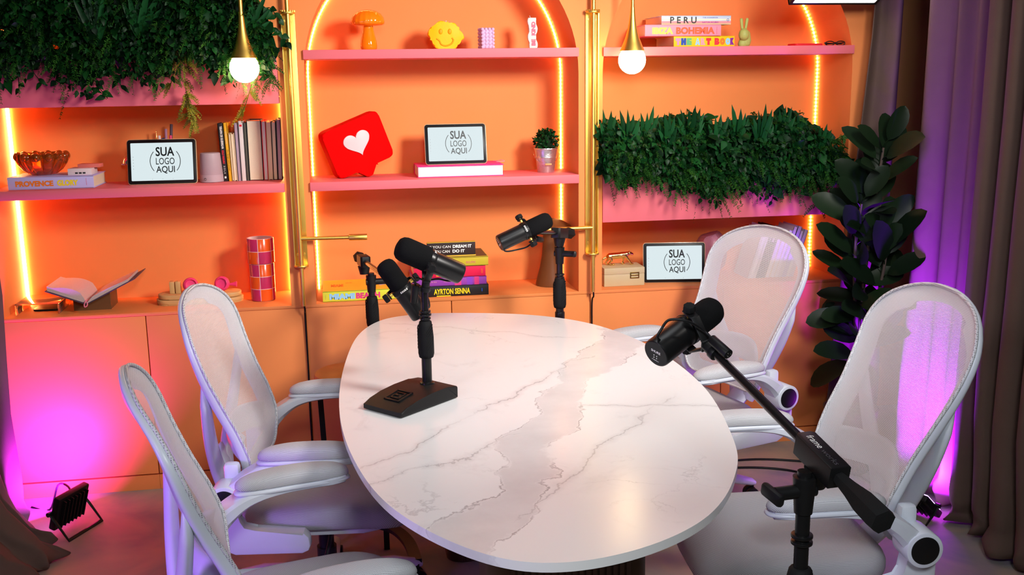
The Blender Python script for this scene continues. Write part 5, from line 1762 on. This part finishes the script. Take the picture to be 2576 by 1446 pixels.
# red heart notification lamp, tilted
RED = cmat('red_plastic', (0.66, 0.0015, 0.0015), 0.7, spec=0.03)
t = thing('heart_sign', 'red speech bubble lamp with white heart, tilted on the middle shelf', 'lamp', (0.045, 0.165, 1.2556), rot=(0, 0, 0.30))
ta = 0.36
W_, H_ = 0.262, 0.205
pts = []
r = 0.024
body = [(-W_ / 2, H_ / 2), (-W_ / 2, -H_ / 2), (-0.046, -H_ / 2), (-0.012, -H_ / 2 - 0.038), (0.010, -H_ / 2 - 0.038), (0.044, -H_ / 2), (W_ / 2, -H_ / 2), (W_ / 2, H_ / 2)]
def round_poly(P, rad, n=5):
    out = []
    N = len(P)
    for i in range(N):
        a, b, c = Vector(P[i - 1]), Vector(P[i]), Vector(P[(i + 1) % N])
        u, v = (a - b).normalized(), (c - b).normalized()
        ang = u.angle(v)
        rr = rad[i] if isinstance(rad, (list, tuple)) else rad
        d = rr / math.tan(ang / 2)
        p0, p1 = b + u * d, b + v * d
        for k in range(n + 1):
            t_ = k / n
            out.append(tuple(p0 * (1 - t_) ** 2 + b * 2 * t_ * (1 - t_) + p1 * t_ ** 2))
    return out
outl = round_poly(body, [r, r, 0.014, 0.010, 0.010, 0.014, r, r])
R2 = Matrix(((math.cos(ta), -math.sin(ta), 0, 0.03), (math.sin(ta), math.cos(ta), 0, 0), (0, 0, 1, 0), (0, 0, 0, 1)))
zmin = min((R2 @ Vector((x_, y_, 0))).y for x_, y_ in outl)
M = Matrix(((1, 0, 0, 0), (0, 0, -1, 0), (0, 1, 0, -zmin + 0.0), (0, 0, 0, 1))) @ R2
MB(M).prism(outl, -0.032, 0.032, bev=0.006, seg=3).build('body', RED, t, smooth=28)
hp = []
for k in range(60):
    a = 2 * PI * k / 60
    hx = 16 * math.sin(a) ** 3
    hy = 13 * math.cos(a) - 5 * math.cos(2 * a) - 2 * math.cos(3 * a) - math.cos(4 * a)
    hp.append((hx * 0.0037, hy * 0.0034 + 0.012))
MB(M).prism(hp[::-1], 0.030, 0.037, bev=0.002).build('heart', cmat('milky_pink_plastic', (0.80, 0.55, 0.55), 0.4), t, smooth=40, label='white heart panel')
# bucket with a clipped green plant
ZINC = mat('galvanised_zinc', (0.62, 0.56, 0.56), 0.35, metal=0.9, bump=0.4, bscale=90, var=0.25, vscale=90)
t = thing('small_bucket', 'little zinc bucket with wooden handle grip, holding a green plant', 'bucket', (0.882, 0.155, 1.2556))
mb = MB().lathe([(0.0001, 0.001), (0.036, 0.0), (0.0372, 0.004), (0.0435, 0.062), (0.0455, 0.064), (0.0445, 0.068), (0.049, 0.098), (0.0515, 0.100), (0.0505, 0.104), (0.048, 0.102), (0.043, 0.07), (0.0001, 0.068)], 40)
mb.build('pail', ZINC, t, smooth=35)
hd = [(0.054 * math.cos(a), -0.020 - 0.036 * math.sin(a) * 0.9, 0.082 - 0.046 * math.sin(a)) for a in [PI * k / 20 for k in range(21)]]
MB().tube([(p[0], p[1] + 0.02, p[2]) for p in hd], 0.0012, 6).build('handle', CHROME, t)
MB().cyl((-0.014, -0.0535, 0.0365), (0.014, -0.0535, 0.0365), 0.0042, n=14, bev=0.001).build('handle_grip', LWOOD, t, label='wooden handle grip')
# brown cone lamp
BRN = cmat('brown_lacquer', (0.17, 0.055, 0.015), 0.45)
t = thing('cone_lamp', 'brown flared cone lamp with a slanted disc shade on the counter', 'lamp', (0.903, 0.175, 0.7531))
MB().lathe([(0.066, 0.0), (0.066, 0.006), (0.060, 0.03), (0.047, 0.08), (0.038, 0.13), (0.033, 0.19), (0.032, 0.245), (0.0001, 0.246)], 40).build('base', BRN, t, smooth=50)
mb = MB(Matrix.Translation((0.01, 0, 0.262)) @ rotm('Y', 0.10)).lathe([(0.03, -0.014), (0.098, 0.0), (0.099, 0.003), (0.04, 0.030), (0.0001, 0.036)], 44)
mb.build('shade', BRN, t, smooth=50)
# motto sign
t = thing('motto_sign', 'black motto block with white capitals on top of the book stack', 'sign', (0.452, 0.062, 0.9182))
MB().box((0, 0.012, 0.0325), (0.205, 0.024, 0.055), bev=0.001).build('board', cmat('dark_brown_board', (0.035, 0.02, 0.02)), t)
mb = MB().box((0, 0.012, 0.0025), (0.208, 0.026, 0.005))
mb.box((0, 0.012, 0.0605), (0.206, 0.025, 0.002))
mb.build('edge_strip', cmat('gold_strip', (0.75, 0.45, 0.05)), t, label='golden edge strip')
mb = MB()
text_mb(mb, 'IF YOU CAN', 0.092, 0.0105, face_M((-0.049, -0.0001, 0.0425), (1, 0, 0), (0, 0, 1)), 0, 0.0006, 0.01)
text_mb(mb, 'DREAM IT', 0.080, 0.0135, face_M((0.046, -0.0001, 0.0425), (1, 0, 0), (0, 0, 1)), 0, 0.0006, 0.04)
text_mb(mb, 'YOU CAN', 0.070, 0.0115, face_M((-0.042, -0.0001, 0.0225), (1, 0, 0), (0, 0, 1)), 0, 0.0006, 0.01)
text_mb(mb, 'DO IT', 0.052, 0.0135, face_M((0.0305, -0.0001, 0.0225), (1, 0, 0), (0, 0, 1)), 0, 0.0006, 0.04)
mb.build('lettering', WHITE, t, smooth=None)

# ------------------------------------------------------------------ right bay ornaments
GRN = cmat('pale_green_plastic', (0.42, 0.47, 0.13), 0.45)
t = thing('rabbit_figure', 'pale green rabbit figurine with upright ears beside the travel books', 'figurine', (1.745, 0.10, 1.7741))
blob('body', [((0.010, 0.01, 0.026), (0.008, 0.008, 0.022), 0.026, 0.026), ((0.010, 0.01, 0.028), (0.014, 0.012, 0.052), 0.026, 0.019), ((-0.006, -0.012, 0.055), (-0.006, -0.012, 0.048), 0.022, 0.023),
              ((-0.012, -0.008, 0.070), (-0.016, -0.004, 0.113), 0.006, 0.0075), ((0.002, -0.008, 0.070), (0.010, -0.004, 0.114), 0.006, 0.0075), ((-0.010, 0.0, 0.012), (-0.010, 0.0, 0.018), 0.0165, 0.015), ((0.012, 0.006, 0.014), (-0.004, 0.0, 0.014), 0.018, 0.018)],
     GRN, t, 0.0022)
t = MB().prism(rrect(0.135, 0.075, 0.012, 5), 0, 0.010, bev=0.003).build('red_case', cmat('red_case_plastic', (0.72, 0.02, 0.03)))
t.location, t.rotation_euler = (2.015, 0.075, 1.7741), (0, 0, 0.1)
tag(t, 'flat red case on the top right shelf, right of the rabbit', 'case')
t = thing('folded_glasses', 'folded black glasses at the right end of the top right shelf', 'glasses', (2.147, 0.06, 1.7741), -0.1)
mb = MB()
for s_ in (-1, 1):
    mb.tube([(s_ * 0.024 + 0.020 * math.cos(a), 0, 0.010 + 0.009 * math.sin(a)) for a in [2 * PI * k / 20 for k in range(20)]], 0.0022, 8, closed=True)
mb.tube([(-0.006, 0, 0.013), (0.006, 0, 0.013)], 0.002, 8)
mb.build('rim', BLACKP, t)
for s_ in (-1, 1):
    MB().tube([(s_ * 0.045, 0.002, 0.013), (s_ * 0.044, 0.012, 0.012), (-s_ * 0.035, 0.020 + 0.004 * s_, 0.008)], 0.0022, 8).build('temple', BLACKP, t)
CREAM = cmat('cream_leather', (0.58, 0.47, 0.27), 0.5, bump=0.2)
t = thing('keepsake_box', 'cream lidded box with brass clasp under the gold leopard', 'box', (1.212, 0.128, 0.7531), 0.0)
MB().box((0, 0, 0.0265), (0.183, 0.125, 0.053), bev=0.002).build('body', CREAM, t)
MB().box((0, 0, 0.0675), (0.1835, 0.1255, 0.028), bev=0.002).build('lid', CREAM, t)
mb = MB()
cx_, cz_ = 0.046, 0.047
for s_ in (-1, 1):
    mb.box((cx_ + s_ * 0.0185, -0.0642, cz_), (0.004, 0.004, 0.027), bev=0.0006)
for k in (-1, 0, 1):
    mb.box((cx_, -0.0642, cz_ + k * 0.0115), (0.039, 0.004, 0.004), bev=0.0006)
mb.build('clasp', mat('aged_brass', (0.32, 0.19, 0.04), 0.3, metal=1.0), t, label='brass clasp')
t = thing('leopard_figure', 'gold prowling leopard figurine on the cream box', 'figurine', (1.205, 0.140, 0.8348))
lp = [((-0.042, 0, 0.040), (0.012, 0, 0.043), 0.0155, 0.0145), ((0.012, 0, 0.043), (0.038, 0, 0.047), 0.0150, 0.0125), ((0.038, 0, 0.048), (0.052, 0, 0.050), 0.0085, 0.0095), ((0.052, 0, 0.050), (0.064, 0, 0.046), 0.009, 0.0055),
      ((0.050, 0.006, 0.058), (0.050, 0.007, 0.061), 0.003, 0.002), ((0.050, -0.006, 0.058), (0.050, -0.007, 0.061), 0.003, 0.002),
      ((0.030, -0.007, 0.040), (0.046, -0.009, 0.020), 0.007, 0.0045), ((0.046, -0.009, 0.020), (0.055, -0.009, 0.006), 0.0042, 0.004), ((0.055, -0.009, 0.005), (0.063, -0.009, 0.0045), 0.0048, 0.004),
      ((0.026, 0.007, 0.040), (0.024, 0.009, 0.02), 0.007, 0.0045), ((0.024, 0.009, 0.020), (0.020, 0.009, 0.006), 0.0042, 0.004), ((0.020, 0.009, 0.005), (0.028, 0.009, 0.0045), 0.0048, 0.004),
      ((-0.040, -0.007, 0.038), (-0.034, -0.009, 0.022), 0.009, 0.006), ((-0.034, -0.009, 0.022), (-0.044, -0.009, 0.012), 0.0048, 0.004), ((-0.044, -0.009, 0.012), (-0.036, -0.009, 0.005), 0.004, 0.004), ((-0.036, -0.009, 0.005), (-0.022, -0.009, 0.0045), 0.0045, 0.004),
      ((-0.044, 0.007, 0.038), (-0.048, 0.009, 0.022), 0.009, 0.006), ((-0.048, 0.009, 0.022), (-0.058, 0.009, 0.012), 0.0048, 0.004), ((-0.058, 0.009, 0.012), (-0.052, 0.009, 0.005), 0.004, 0.004), ((-0.052, 0.009, 0.005), (-0.042, 0.009, 0.0045), 0.0045, 0.004),
      ((-0.052, 0, 0.040), (-0.068, 0, 0.032), 0.006, 0.005), ((-0.068, 0, 0.032), (-0.079, 0, 0.020), 0.005, 0.0045), ((-0.079, 0, 0.020), (-0.074, 0, 0.013), 0.0045, 0.0045)]
lp = [tuple(Vector(p) for p in (a, b)) + (r0 * 0.98, r1 * 0.98) for a, b, r0, r1 in lp]
blob('body', lp, GOLD, t, 0.0017, smooth_it=2)
t = thing('rose_rock', 'rough rosy mineral rock behind the right tablet', 'rock', (1.665, 0.215, 0.7531))
bm = bmesh.new()
bmesh.ops.create_icosphere(bm, subdivisions=4, radius=0.1)
rnd = random.Random(4)
dirs_ = [Vector((rnd.gauss(0, 1), rnd.gauss(0, 1), rnd.gauss(0, 1))).normalized() for _ in range(26)]
cuts = [rnd.uniform(0.070, 0.098) for _ in dirs_]
for v in bm.verts:
    p = v.co
    for d, c_ in zip(dirs_, cuts):
        k = p.dot(d)
        if k > c_:
            p -= d * (k - c_)
    v.co = Vector((p.x * 0.95, p.y * 0.8, max(0.0, p.z * 1.2 + 0.098)))
mb = MB()
mb._bm(bm, 0)
mb.build('crystal', mat('rose_quartz', (0.42, 0.16, 0.22), 0.3, bump=0.6, bscale=60, var=0.35, vscale=25), t, smooth=18)

# ------------------------------------------------------------------ greenery
def leaf_mat(name, c1, c2, rough=0.42, trans=0.0):
    m = bpy.data.materials.new(name)
    m.use_nodes = True
    nt = m.node_tree
    b = nt.nodes['Principled BSDF']
    b.inputs['Roughness'].default_value = rough
    b.inputs['Specular IOR Level'].default_value = 0.12
    at = nt.nodes.new('ShaderNodeUVMap')
    sp = nt.nodes.new('ShaderNodeSeparateXYZ')
    mx = nt.nodes.new('ShaderNodeMix')
    mx.data_type = 'RGBA'
    mx.inputs['A'].default_value = c1 + (1,)
    mx.inputs['B'].default_value = c2 + (1,)
    nt.links.new(at.outputs['UV'], sp.inputs[0])
    nt.links.new(sp.outputs['X'], mx.inputs['Factor'])
    nt.links.new(mx.outputs['Result'], b.inputs['Base Color'])
    return m
IVY = leaf_mat('ivy_leaf', (0.0008, 0.013, 0.003), (0.007, 0.062, 0.011))
FERN = leaf_mat('fern_leaf', (0.004, 0.035, 0.006), (0.035, 0.13, 0.015), 0.55)
PALM = leaf_mat('palm_leaf', (0.002, 0.025, 0.006), (0.010, 0.075, 0.02), 0.42)
TRAIL = leaf_mat('bulb_lit_fern', (0.07, 0.09, 0.008), (0.22, 0.19, 0.015), 0.55)  # green fern with the globe bulb's warm light mixed into its colour
FICUS = leaf_mat('dark_ficus_leaf', (0.004, 0.010, 0.0045), (0.009, 0.022, 0.008), 0.36)
STEM = mat('green_brown_stem', (0.045, 0.05, 0.015), 0.7, var=0.2)
BARK = mat('grey_brown_bark', (0.07, 0.05, 0.04), 0.8, bump=0.5, bscale=60, var=0.2)

def leaf(mb, p, d, nrm, L, W, tone, fold=0.18, curl=0.25, kind='ivy'):
    d = d.normalized()
    s = d.cross(nrm)
    if s.length < 1e-5:
        s = d.cross(Vector((0.3, 0.5, 0.8)))
    s.normalize()
    n = s.cross(d)
    if kind == 'ivy':
        prof = [(0.0, 0.06), (0.16, 0.72), (0.36, 1.0), (0.62, 0.72), (0.84, 0.34), (1.0, 0.0)]
    elif kind == 'blade':
        prof = [(0.0, 0.35), (0.2, 0.85), (0.5, 1.0), (0.8, 0.62), (1.0, 0.0)]
    elif kind == 'ficus':
        prof = [(0.0, 0.05), (0.1, 0.45), (0.25, 0.8), (0.45, 0.97), (0.65, 1.0), (0.82, 0.82), (0.94, 0.48), (1.0, 0.03)]
    else:
        prof = [(0.0, 0.5), (0.5, 1.0), (1.0, 0.0)]
    vs = []
    for t, w_ in prof:
        c = p + d * (L * t) - n * (curl * L * t * t)
        hw = W * 0.5 * w_
        vs += [c - s * hw + n * (fold * hw), c, c + s * hw + n * (fold * hw)]
    fs = []
    for i in range(len(prof) - 1):
        a = 3 * i
        fs += [(a, a + 1, a + 4, a + 3), (a + 1, a + 2, a + 5, a + 4)]
    mb.add(vs, fs, 0, None, [(tone, 0.5)] * len(vs))

def sprig(mb, p, d, L, rnd, tone, nl=9, nlen=0.022, droop=0.5, w=0.0022, st=None):
    """feathery asparagus fern sprig: a fine stem with rows of needles"""
    d = d.normalized()
    side = d.cross(Vector((rnd.uniform(-1, 1), rnd.uniform(-1, 1), rnd.uniform(-1, 1)))).normalized()
    up = side.cross(d)
    prev = p
    for i in range(nl):
        t = (i + 1) / nl
        q = p + d * (L * t) - Vector((0, 0, 1)) * (droop * L * t * t)
        ax = (q - prev).normalized()
        # stem piece
        w2 = side * 0.0007
        mb.add([prev - w2, prev + w2, q + w2, q - w2], [(0, 1, 2, 3)], 0, None, [(tone * 0.5, 0.5)] * 4)
        k = (1.0 - 0.55 * t)
        for sg in (-1, 1):
            for e in (0.35, 1.0):
                b_ = prev.lerp(q, e)
                dd = (side * sg * rnd.uniform(0.7, 1.0) + ax * rnd.uniform(0.5, 0.9) + up * rnd.uniform(-0.45, 0.45)).normalized()
                ll = nlen * k * rnd.uniform(0.7, 1.15)
                ww = dd.cross(up).normalized() * w
                mb.add([b_ - ww * 0.4, b_ + dd * ll * 0.5 - ww, b_ + dd * ll, b_ + dd * ll * 0.5 + ww], [(0, 1, 2, 3)], 0, None, [(tone, 0.5)] * 4)
        prev = q

def rand_dir(rnd, base, spread):
    return (base + Vector((rnd.uniform(-1, 1), rnd.uniform(-1, 1), rnd.uniform(-1, 1))) * spread).normalized()

def vine(parent, p0, pts, rnd, material, n, size, name='trailing_vine', feathery=False):
    path = spline([p0] + pts, 8)
    mb = MB()
    mb.tube(path, 0.0016, 5)
    for i in range(len(mb.f)):
        mb.uv[i] = [(0.2, 0.5)] * len(mb.f[i])
    N = len(path)
    if feathery:
        for i in range(n):
            k = rnd.uniform(0.05, 1) * (N - 1)
            p = path[int(k)]
            sprig(mb, p, rand_dir(rnd, Vector((rnd.uniform(-0.8, 0.8), -0.15, -0.5)), 0.5), size * rnd.uniform(0.7, 1.2), rnd, rnd.random(), 7, 0.016, 0.4, 0.0019)
    else:
        for i in range(n):
            k = (i + 0.5) / n * (N - 1)
            p = path[int(k)]
            sg = 1 if i % 2 else -1
            d = rand_dir(rnd, Vector((sg * 0.8, -0.35, -0.55)), 0.4)
            leaf(mb, p, d, rand_dir(rnd, Vector((0, -1, 0.4)), 0.5), size * rnd.uniform(0.75, 1.2), size * rnd.uniform(0.5, 0.7), rnd.random())
    mb.build(name, material, parent, world=True, smooth=60)

def greenery(label, x0, x1, surf, n_ivy, n_sprig, blades, vines, seed, loc):
    """surf(rnd, x) -> point on the mound and its outward direction"""
    rnd = random.Random(seed)
    t = thing('planter_greenery', label, 'plant', loc)
    mb = MB()
    for i in range(n_ivy):
        p, o = surf(rnd, rnd.uniform(x0, x1), rnd.random())
        d = rand_dir(rnd, o * 0.5 + Vector((0, -0.25, -0.75)), 0.75)
        L = rnd.uniform(0.016, 0.031) * (2.1 if rnd.random() < 0.06 else 1)
        leaf(mb, p, d, rand_dir(rnd, o, 0.55), L, L * rnd.uniform(0.55, 0.8), rnd.random() ** 1.6)
    mb.build('ivy_leaves', IVY, t, world=True, smooth=60)
    mb = MB()
    for i in range(n_sprig):
        p, o = surf(rnd, rnd.uniform(x0, x1), rnd.random())
        sprig(mb, p - o * 0.03, rand_dir(rnd, o + Vector((0, -0.2, 0.1)), 0.6), rnd.uniform(0.06, 0.11), rnd, rnd.random(), 8, 0.019)
    mb.build('fern_sprigs', FERN, t, world=True, smooth=None)
    for bx, by, bz, n, L, spread, lean in blades:
        mb = MB()
        base = Vector((bx, by, bz))
        for k in range(n):
            a = (k / max(1, n - 1) - 0.5) * spread
            d = Vector((math.sin(a + lean), -0.22 + rnd.uniform(-0.12, 0.12), math.cos(a + lean)))
            ll = L * (1 - 0.35 * abs(2 * k / max(1, n - 1) - 1)) * rnd.uniform(0.9, 1.1)
            leaf(mb, base, d, Vector((0.15, -1, 0.25)), ll, 0.024 * rnd.uniform(0.8, 1.2), rnd.random(), 0.35, 0.08, 'blade')
        mb.build('palm_fan', PALM, t, world=True, smooth=60)
    for p0, pts, material, n, size, fe in vines:
        vine(t, Vector(p0), [Vector(q) for q in pts], rnd, material, n, size, 'trailing_vine', fe)
    # dark backing leaves, the shade of the gaps set into their tone
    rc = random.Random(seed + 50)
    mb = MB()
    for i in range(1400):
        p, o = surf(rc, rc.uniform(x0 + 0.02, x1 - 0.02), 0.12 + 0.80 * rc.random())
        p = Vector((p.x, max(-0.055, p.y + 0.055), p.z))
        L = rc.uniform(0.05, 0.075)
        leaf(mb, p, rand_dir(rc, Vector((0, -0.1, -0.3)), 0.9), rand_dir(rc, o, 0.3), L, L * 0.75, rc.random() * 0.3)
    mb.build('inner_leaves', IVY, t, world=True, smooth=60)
    return t

# left: big mound high in the left bay, spilling over the planter
def surf_left(rnd, x, r):
    # r 0..1 from the hanging lower fringe up to the top
    k = (x + 1.4) / 1.2
    low = 1.675 + 0.02 * math.sin(x * 9) + 0.035 * math.sin(x * 23 + 1)
    if x > -0.34:
        low = 1.69
    top = 2.10 - 0.30 * max(0, (x + 0.40) / 0.18) ** 2 if x > -0.40 else 2.10
    q = r ** 0.85
    z = low + (top - low) * q
    y = -0.055 - 0.085 * math.sin(PI * min(1, q * 0.85 + 0.12)) + rnd.uniform(0, 0.10) * (1 if q > 0.28 else 0.25)
    o = Vector((0, -0.85, (q - 0.45) * 1.3)).normalized()
    return Vector((x, y, z + rnd.uniform(-0.02, 0.02))), o
VL = []
rv = random.Random(21)
for x_, z_ in ((-1.25, 1.645), (-1.17, 1.63), (-1.10, 1.655), (-1.04, 1.66), (-0.98, 1.665), (-0.70, 1.66), (-0.76, 1.68), (-0.44, 1.675), (-0.235, 1.665)):
    VL.append(((x_, -0.05, 1.80), [(x_ - 0.01, -0.075, 1.76), (x_ + rv.uniform(-0.02, 0.02), -0.05, (1.76 + z_) / 2), (x_ + rv.uniform(-0.03, 0.03), -0.03, z_)], IVY, 9, 0.036, False))
VL += [((-0.90, -0.06, 1.78), [(-0.90, -0.08, 1.73), (-0.89, -0.05, 1.66), (-0.855, -0.04, 1.60)], IVY, 11, 0.042, False),
       ((-0.93, -0.06, 1.78), [(-0.93, -0.08, 1.73), (-0.925, -0.05, 1.68), (-0.905, -0.04, 1.605)], IVY, 9, 0.040, False),
       ((-0.845, -0.06, 1.78), [(-0.84, -0.08, 1.73), (-0.82, -0.05, 1.69), (-0.80, -0.04, 1.64)], IVY, 8, 0.040, False),
       ((-0.555, -0.06, 1.80), [(-0.555, -0.09, 1.74), (-0.565, -0.07, 1.66), (-0.555, -0.06, 1.57), (-0.545, -0.06, 1.50)], TRAIL, 46, 0.05, True),
       ((-0.585, -0.06, 1.80), [(-0.59, -0.09, 1.74), (-0.61, -0.07, 1.67), (-0.625, -0.06, 1.63)], TRAIL, 14, 0.045, True),
       ((-0.285, -0.05, 1.78), [(-0.29, -0.08, 1.74), (-0.31, -0.06, 1.67), (-0.335, -0.05, 1.60), (-0.362, -0.05, 1.53)], TRAIL, 26, 0.045, True),
       ((-0.25, -0.05, 1.80), [(-0.245, -0.085, 1.76), (-0.24, -0.06, 1.70), (-0.25, -0.05, 1.655)], FERN, 20, 0.05, True),
       ((-0.235, -0.05, 1.86), [(-0.21, -0.09, 1.85), (-0.185, -0.085, 1.82), (-0.165, -0.08, 1.79)], IVY, 9, 0.034, False),
       ((-0.26, -0.05, 1.92), [(-0.235, -0.08, 1.93), (-0.215, -0.085, 1.91), (-0.195, -0.09, 1.88)], IVY, 8, 0.036, False)]
BL = [(-1.27, -0.03, 1.80, 6, 0.26, 0.9, -0.1), (-1.12, -0.05, 1.82, 6, 0.24, 0.8, 0.1), (-0.86, -0.10, 1.80, 7, 0.24, 0.9, -0.05), (-0.72, -0.09, 1.82, 6, 0.24, 1.0, 0.25), (-0.58, -0.05, 1.82, 6, 0.24, 0.8, -0.15),
      (-0.40, -0.05, 1.80, 6, 0.22, 1.0, 0.2), (-0.33, -0.09, 1.81, 5, 0.19, 0.9, 0.5), (-1.0, -0.04, 1.86, 6, 0.24, 0.8, 0.0)]
greenery('dense dark greenery spilling from the high planter in the left bay', -1.42, -0.235, surf_left, 3600, 900, BL, VL, 5, (-0.774, 0, 1.774))
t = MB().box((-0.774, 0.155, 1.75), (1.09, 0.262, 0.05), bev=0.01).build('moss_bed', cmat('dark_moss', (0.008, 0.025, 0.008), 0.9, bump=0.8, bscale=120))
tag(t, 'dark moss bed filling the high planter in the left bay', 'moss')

def surf_right(rnd, x, r):
    k = (x - 1.06) / 1.1
    top = 1.475 + 0.02 * math.sin(x * 14) - 0.115 * max(0, (x - 1.93) / 0.24) ** 1.5
    low = 1.235 - 0.085 * math.exp(-((x - 1.56) / 0.17) ** 2) - 0.075 * math.exp(-((x - 1.88) / 0.13) ** 2) - 0.04 * math.exp(-((x - 2.1) / 0.1) ** 2) + 0.02 * math.sin(x * 31)
    q = r ** 0.9
    z = low + (top - low) * q
    y = -0.035 - 0.085 * math.sin(PI * min(1, q * 0.8 + 0.2)) + rnd.uniform(0, 0.12) * (1 if q > 0.35 else 0.2)
    o = Vector((0, -0.85, (q - 0.4) * 1.4)).normalized()
    return Vector((x, y, z + rnd.uniform(-0.018, 0.018))), o
VR = []
for x_, z_ in ((1.40, 1.19), (1.45, 1.165), (1.53, 1.13), (1.56, 1.145), (1.50, 1.175), (1.62, 1.17), (1.70, 1.16), (1.73, 1.19), (1.83, 1.13), (1.86, 1.105), (1.90, 1.14), (1.94, 1.17)):
    VR.append(((x_, -0.03, 1.27), [(x_ - 0.005, -0.065, 1.24), (x_ + rv.uniform(-0.015, 0.015), -0.04, (1.24 + z_) / 2), (x_ + rv.uniform(-0.02, 0.02), -0.025, z_)], IVY, 9, 0.030, False))
VR += [((2.06, -0.04, 1.28), [(2.06, -0.08, 1.22), (2.05, -0.06, 1.15), (2.03, -0.05, 1.085)], FERN, 26, 0.05, True),
       ((2.11, -0.04, 1.28), [(2.11, -0.08, 1.22), (2.10, -0.06, 1.16), (2.09, -0.05, 1.11)], FERN, 22, 0.05, True),
       ((2.10, -0.02, 1.36), [(2.13, -0.05, 1.385), (2.155, -0.06, 1.40), (2.185, -0.07, 1.425)], FERN, 10, 0.035, True)]
BR = [(1.10, -0.03, 1.36, 6, 0.17, 0.9, 0.0), (1.19, -0.05, 1.35, 7, 0.19, 1.0, -0.05), (1.27, -0.02, 1.36, 6, 0.18, 0.9, 0.1), (1.36, -0.06, 1.35, 6, 0.17, 0.8, -0.1), (1.46, -0.03, 1.36, 8, 0.19, 1.1, 0.0),
      (1.57, -0.05, 1.35, 5, 0.16, 0.9, 0.15), (1.68, -0.02, 1.36, 6, 0.18, 0.9, -0.1), (1.77, -0.05, 1.35, 7, 0.18, 1.0, 0.05), (1.86, -0.03, 1.36, 7, 0.18, 1.0, 0.15), (1.95, -0.03, 1.34, 6, 0.165, 0.9, 0.0), (2.04, -0.04, 1.32, 5, 0.145, 0.9, 0.2)]
greenery('dense leafy greenery spilling from the lower planter in the right bay', 1.075, 2.165, surf_right, 3000, 750, BR, VR, 9, (1.647, 0, 1.255))
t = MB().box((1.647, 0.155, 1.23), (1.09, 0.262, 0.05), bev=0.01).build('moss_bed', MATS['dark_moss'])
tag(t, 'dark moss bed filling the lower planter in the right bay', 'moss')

# bucket plant
t = thing('clipped_plant', 'small round clipped green plant growing in the zinc bucket', 'plant', (0.882, 0.155, 1.325))
rnd = random.Random(3)
mb = MB()
for i in range(420):
    o = rand_dir(rnd, Vector((0, 0, 0.35)), 1.0)
    r_ = 0.052 * rnd.uniform(0.55, 1.0)
    p = Vector((o.x * r_, o.y * r_, 0.062 + o.z * r_ * 1.0))
    if p.z < 0.005:
        continue
    leaf(mb, p, rand_dir(rnd, o, 0.7), rand_dir(rnd, o, 0.5), rnd.uniform(0.011, 0.018), rnd.uniform(0.008, 0.012), rnd.random())
mb.build('leaves', IVY, t, smooth=60)
MB().cyl((0, 0, 0.0), (0, 0, 0.07), 0.006, n=8).ell((0, 0, 0.058), (0.033, 0.033, 0.036), 14).build('stem', cmat('dark_stem_core', (0.006, 0.02, 0.006), 0.9), t)

# tall rubber plant between shelf bay and curtain
t = thing('rubber_plant', 'tall dark rubber plant before the right shelf bay, edged violet by the lamp', 'plant', (2.085, -0.36, 0))
mb = MB()
mb.lathe([(0.0001, 0.0), (0.085, 0.0), (0.092, 0.01), (0.110, 0.26), (0.114, 0.275), (0.106, 0.28), (0.098, 0.25), (0.0001, 0.245)], 36)
mb.build('pot', cmat('dark_brown_pot', (0.05, 0.03, 0.025), 0.5), t)
stems = [[(0, 0, 0.24), (0.01, -0.01, 0.5), (0.03, 0.0, 0.85), (0.06, 0.0, 1.18), (0.08, 0.0, 1.36)],
         [(0.02, 0.01, 0.24), (0.02, 0.0, 0.5), (-0.01, 0.0, 0.75), (-0.03, -0.02, 0.98), (-0.02, -0.03, 1.14)],
         [(-0.02, 0.0, 0.24), (0.03, 0.02, 0.45), (0.06, -0.02, 0.65), (0.08, -0.05, 0.85), (0.09, -0.06, 1.0)]]
rnd = random.Random(15)
mbl = MB()
for k, st in enumerate(stems):
    path = spline(st, 10)
    N = len(path)
    MB().tube(path, [0.010 - 0.005 * i / (N - 1) for i in range(N)], 8).build('stem', BARK, t, smooth=60)
mbs = MB()
for k, (st, nl, z0) in enumerate(zip(stems, (27, 24, 20), (0.52, 0.46, 0.46))):
    path = spline(st, 10)
    N = len(path)
    i0 = next(i for i, p in enumerate(path) if p.z > z0)
    for i in range(nl):
        f = i / (nl - 1)
        p = path[int(i0 + f * (N - 1 - i0))]
        a = i * 2.4 + k
        up = 0.10 + 0.9 * f ** 1.3
        d = Vector((math.cos(a), math.sin(a) * 0.7 - 0.15, up + rnd.uniform(-0.35, 0.45)))
        if d.y > 0.4:
            d.y *= 0.5
        if d.x > 0:
            d.x *= 0.5
        L = rnd.uniform(0.15, 0.205) * (0.85 if f > 0.92 else 1)
        q = p + d.normalized() * 0.035
        mbs.tube([p, p.lerp(q, 0.5) + Vector((0, 0, 0.006)), q], 0.0022, 6)
        leaf(mbl, q, d, Vector((rnd.uniform(-0.5, 0.3), rnd.uniform(-1.1, -0.4), 0.65)), L, L * rnd.uniform(0.45, 0.56), rnd.random(), 0.22, 0.22, 'ficus')
off = len(mbl.v)
for f in mbs.f:
    mbl.uv[len(mbl.f)] = [(0.3, 0.5)] * len(f)
    mbl.f.append(tuple(q + off for q in f))
    mbl.m.append(0)
mbl.v += mbs.v
mbl.build('foliage', FICUS, t, smooth=60)
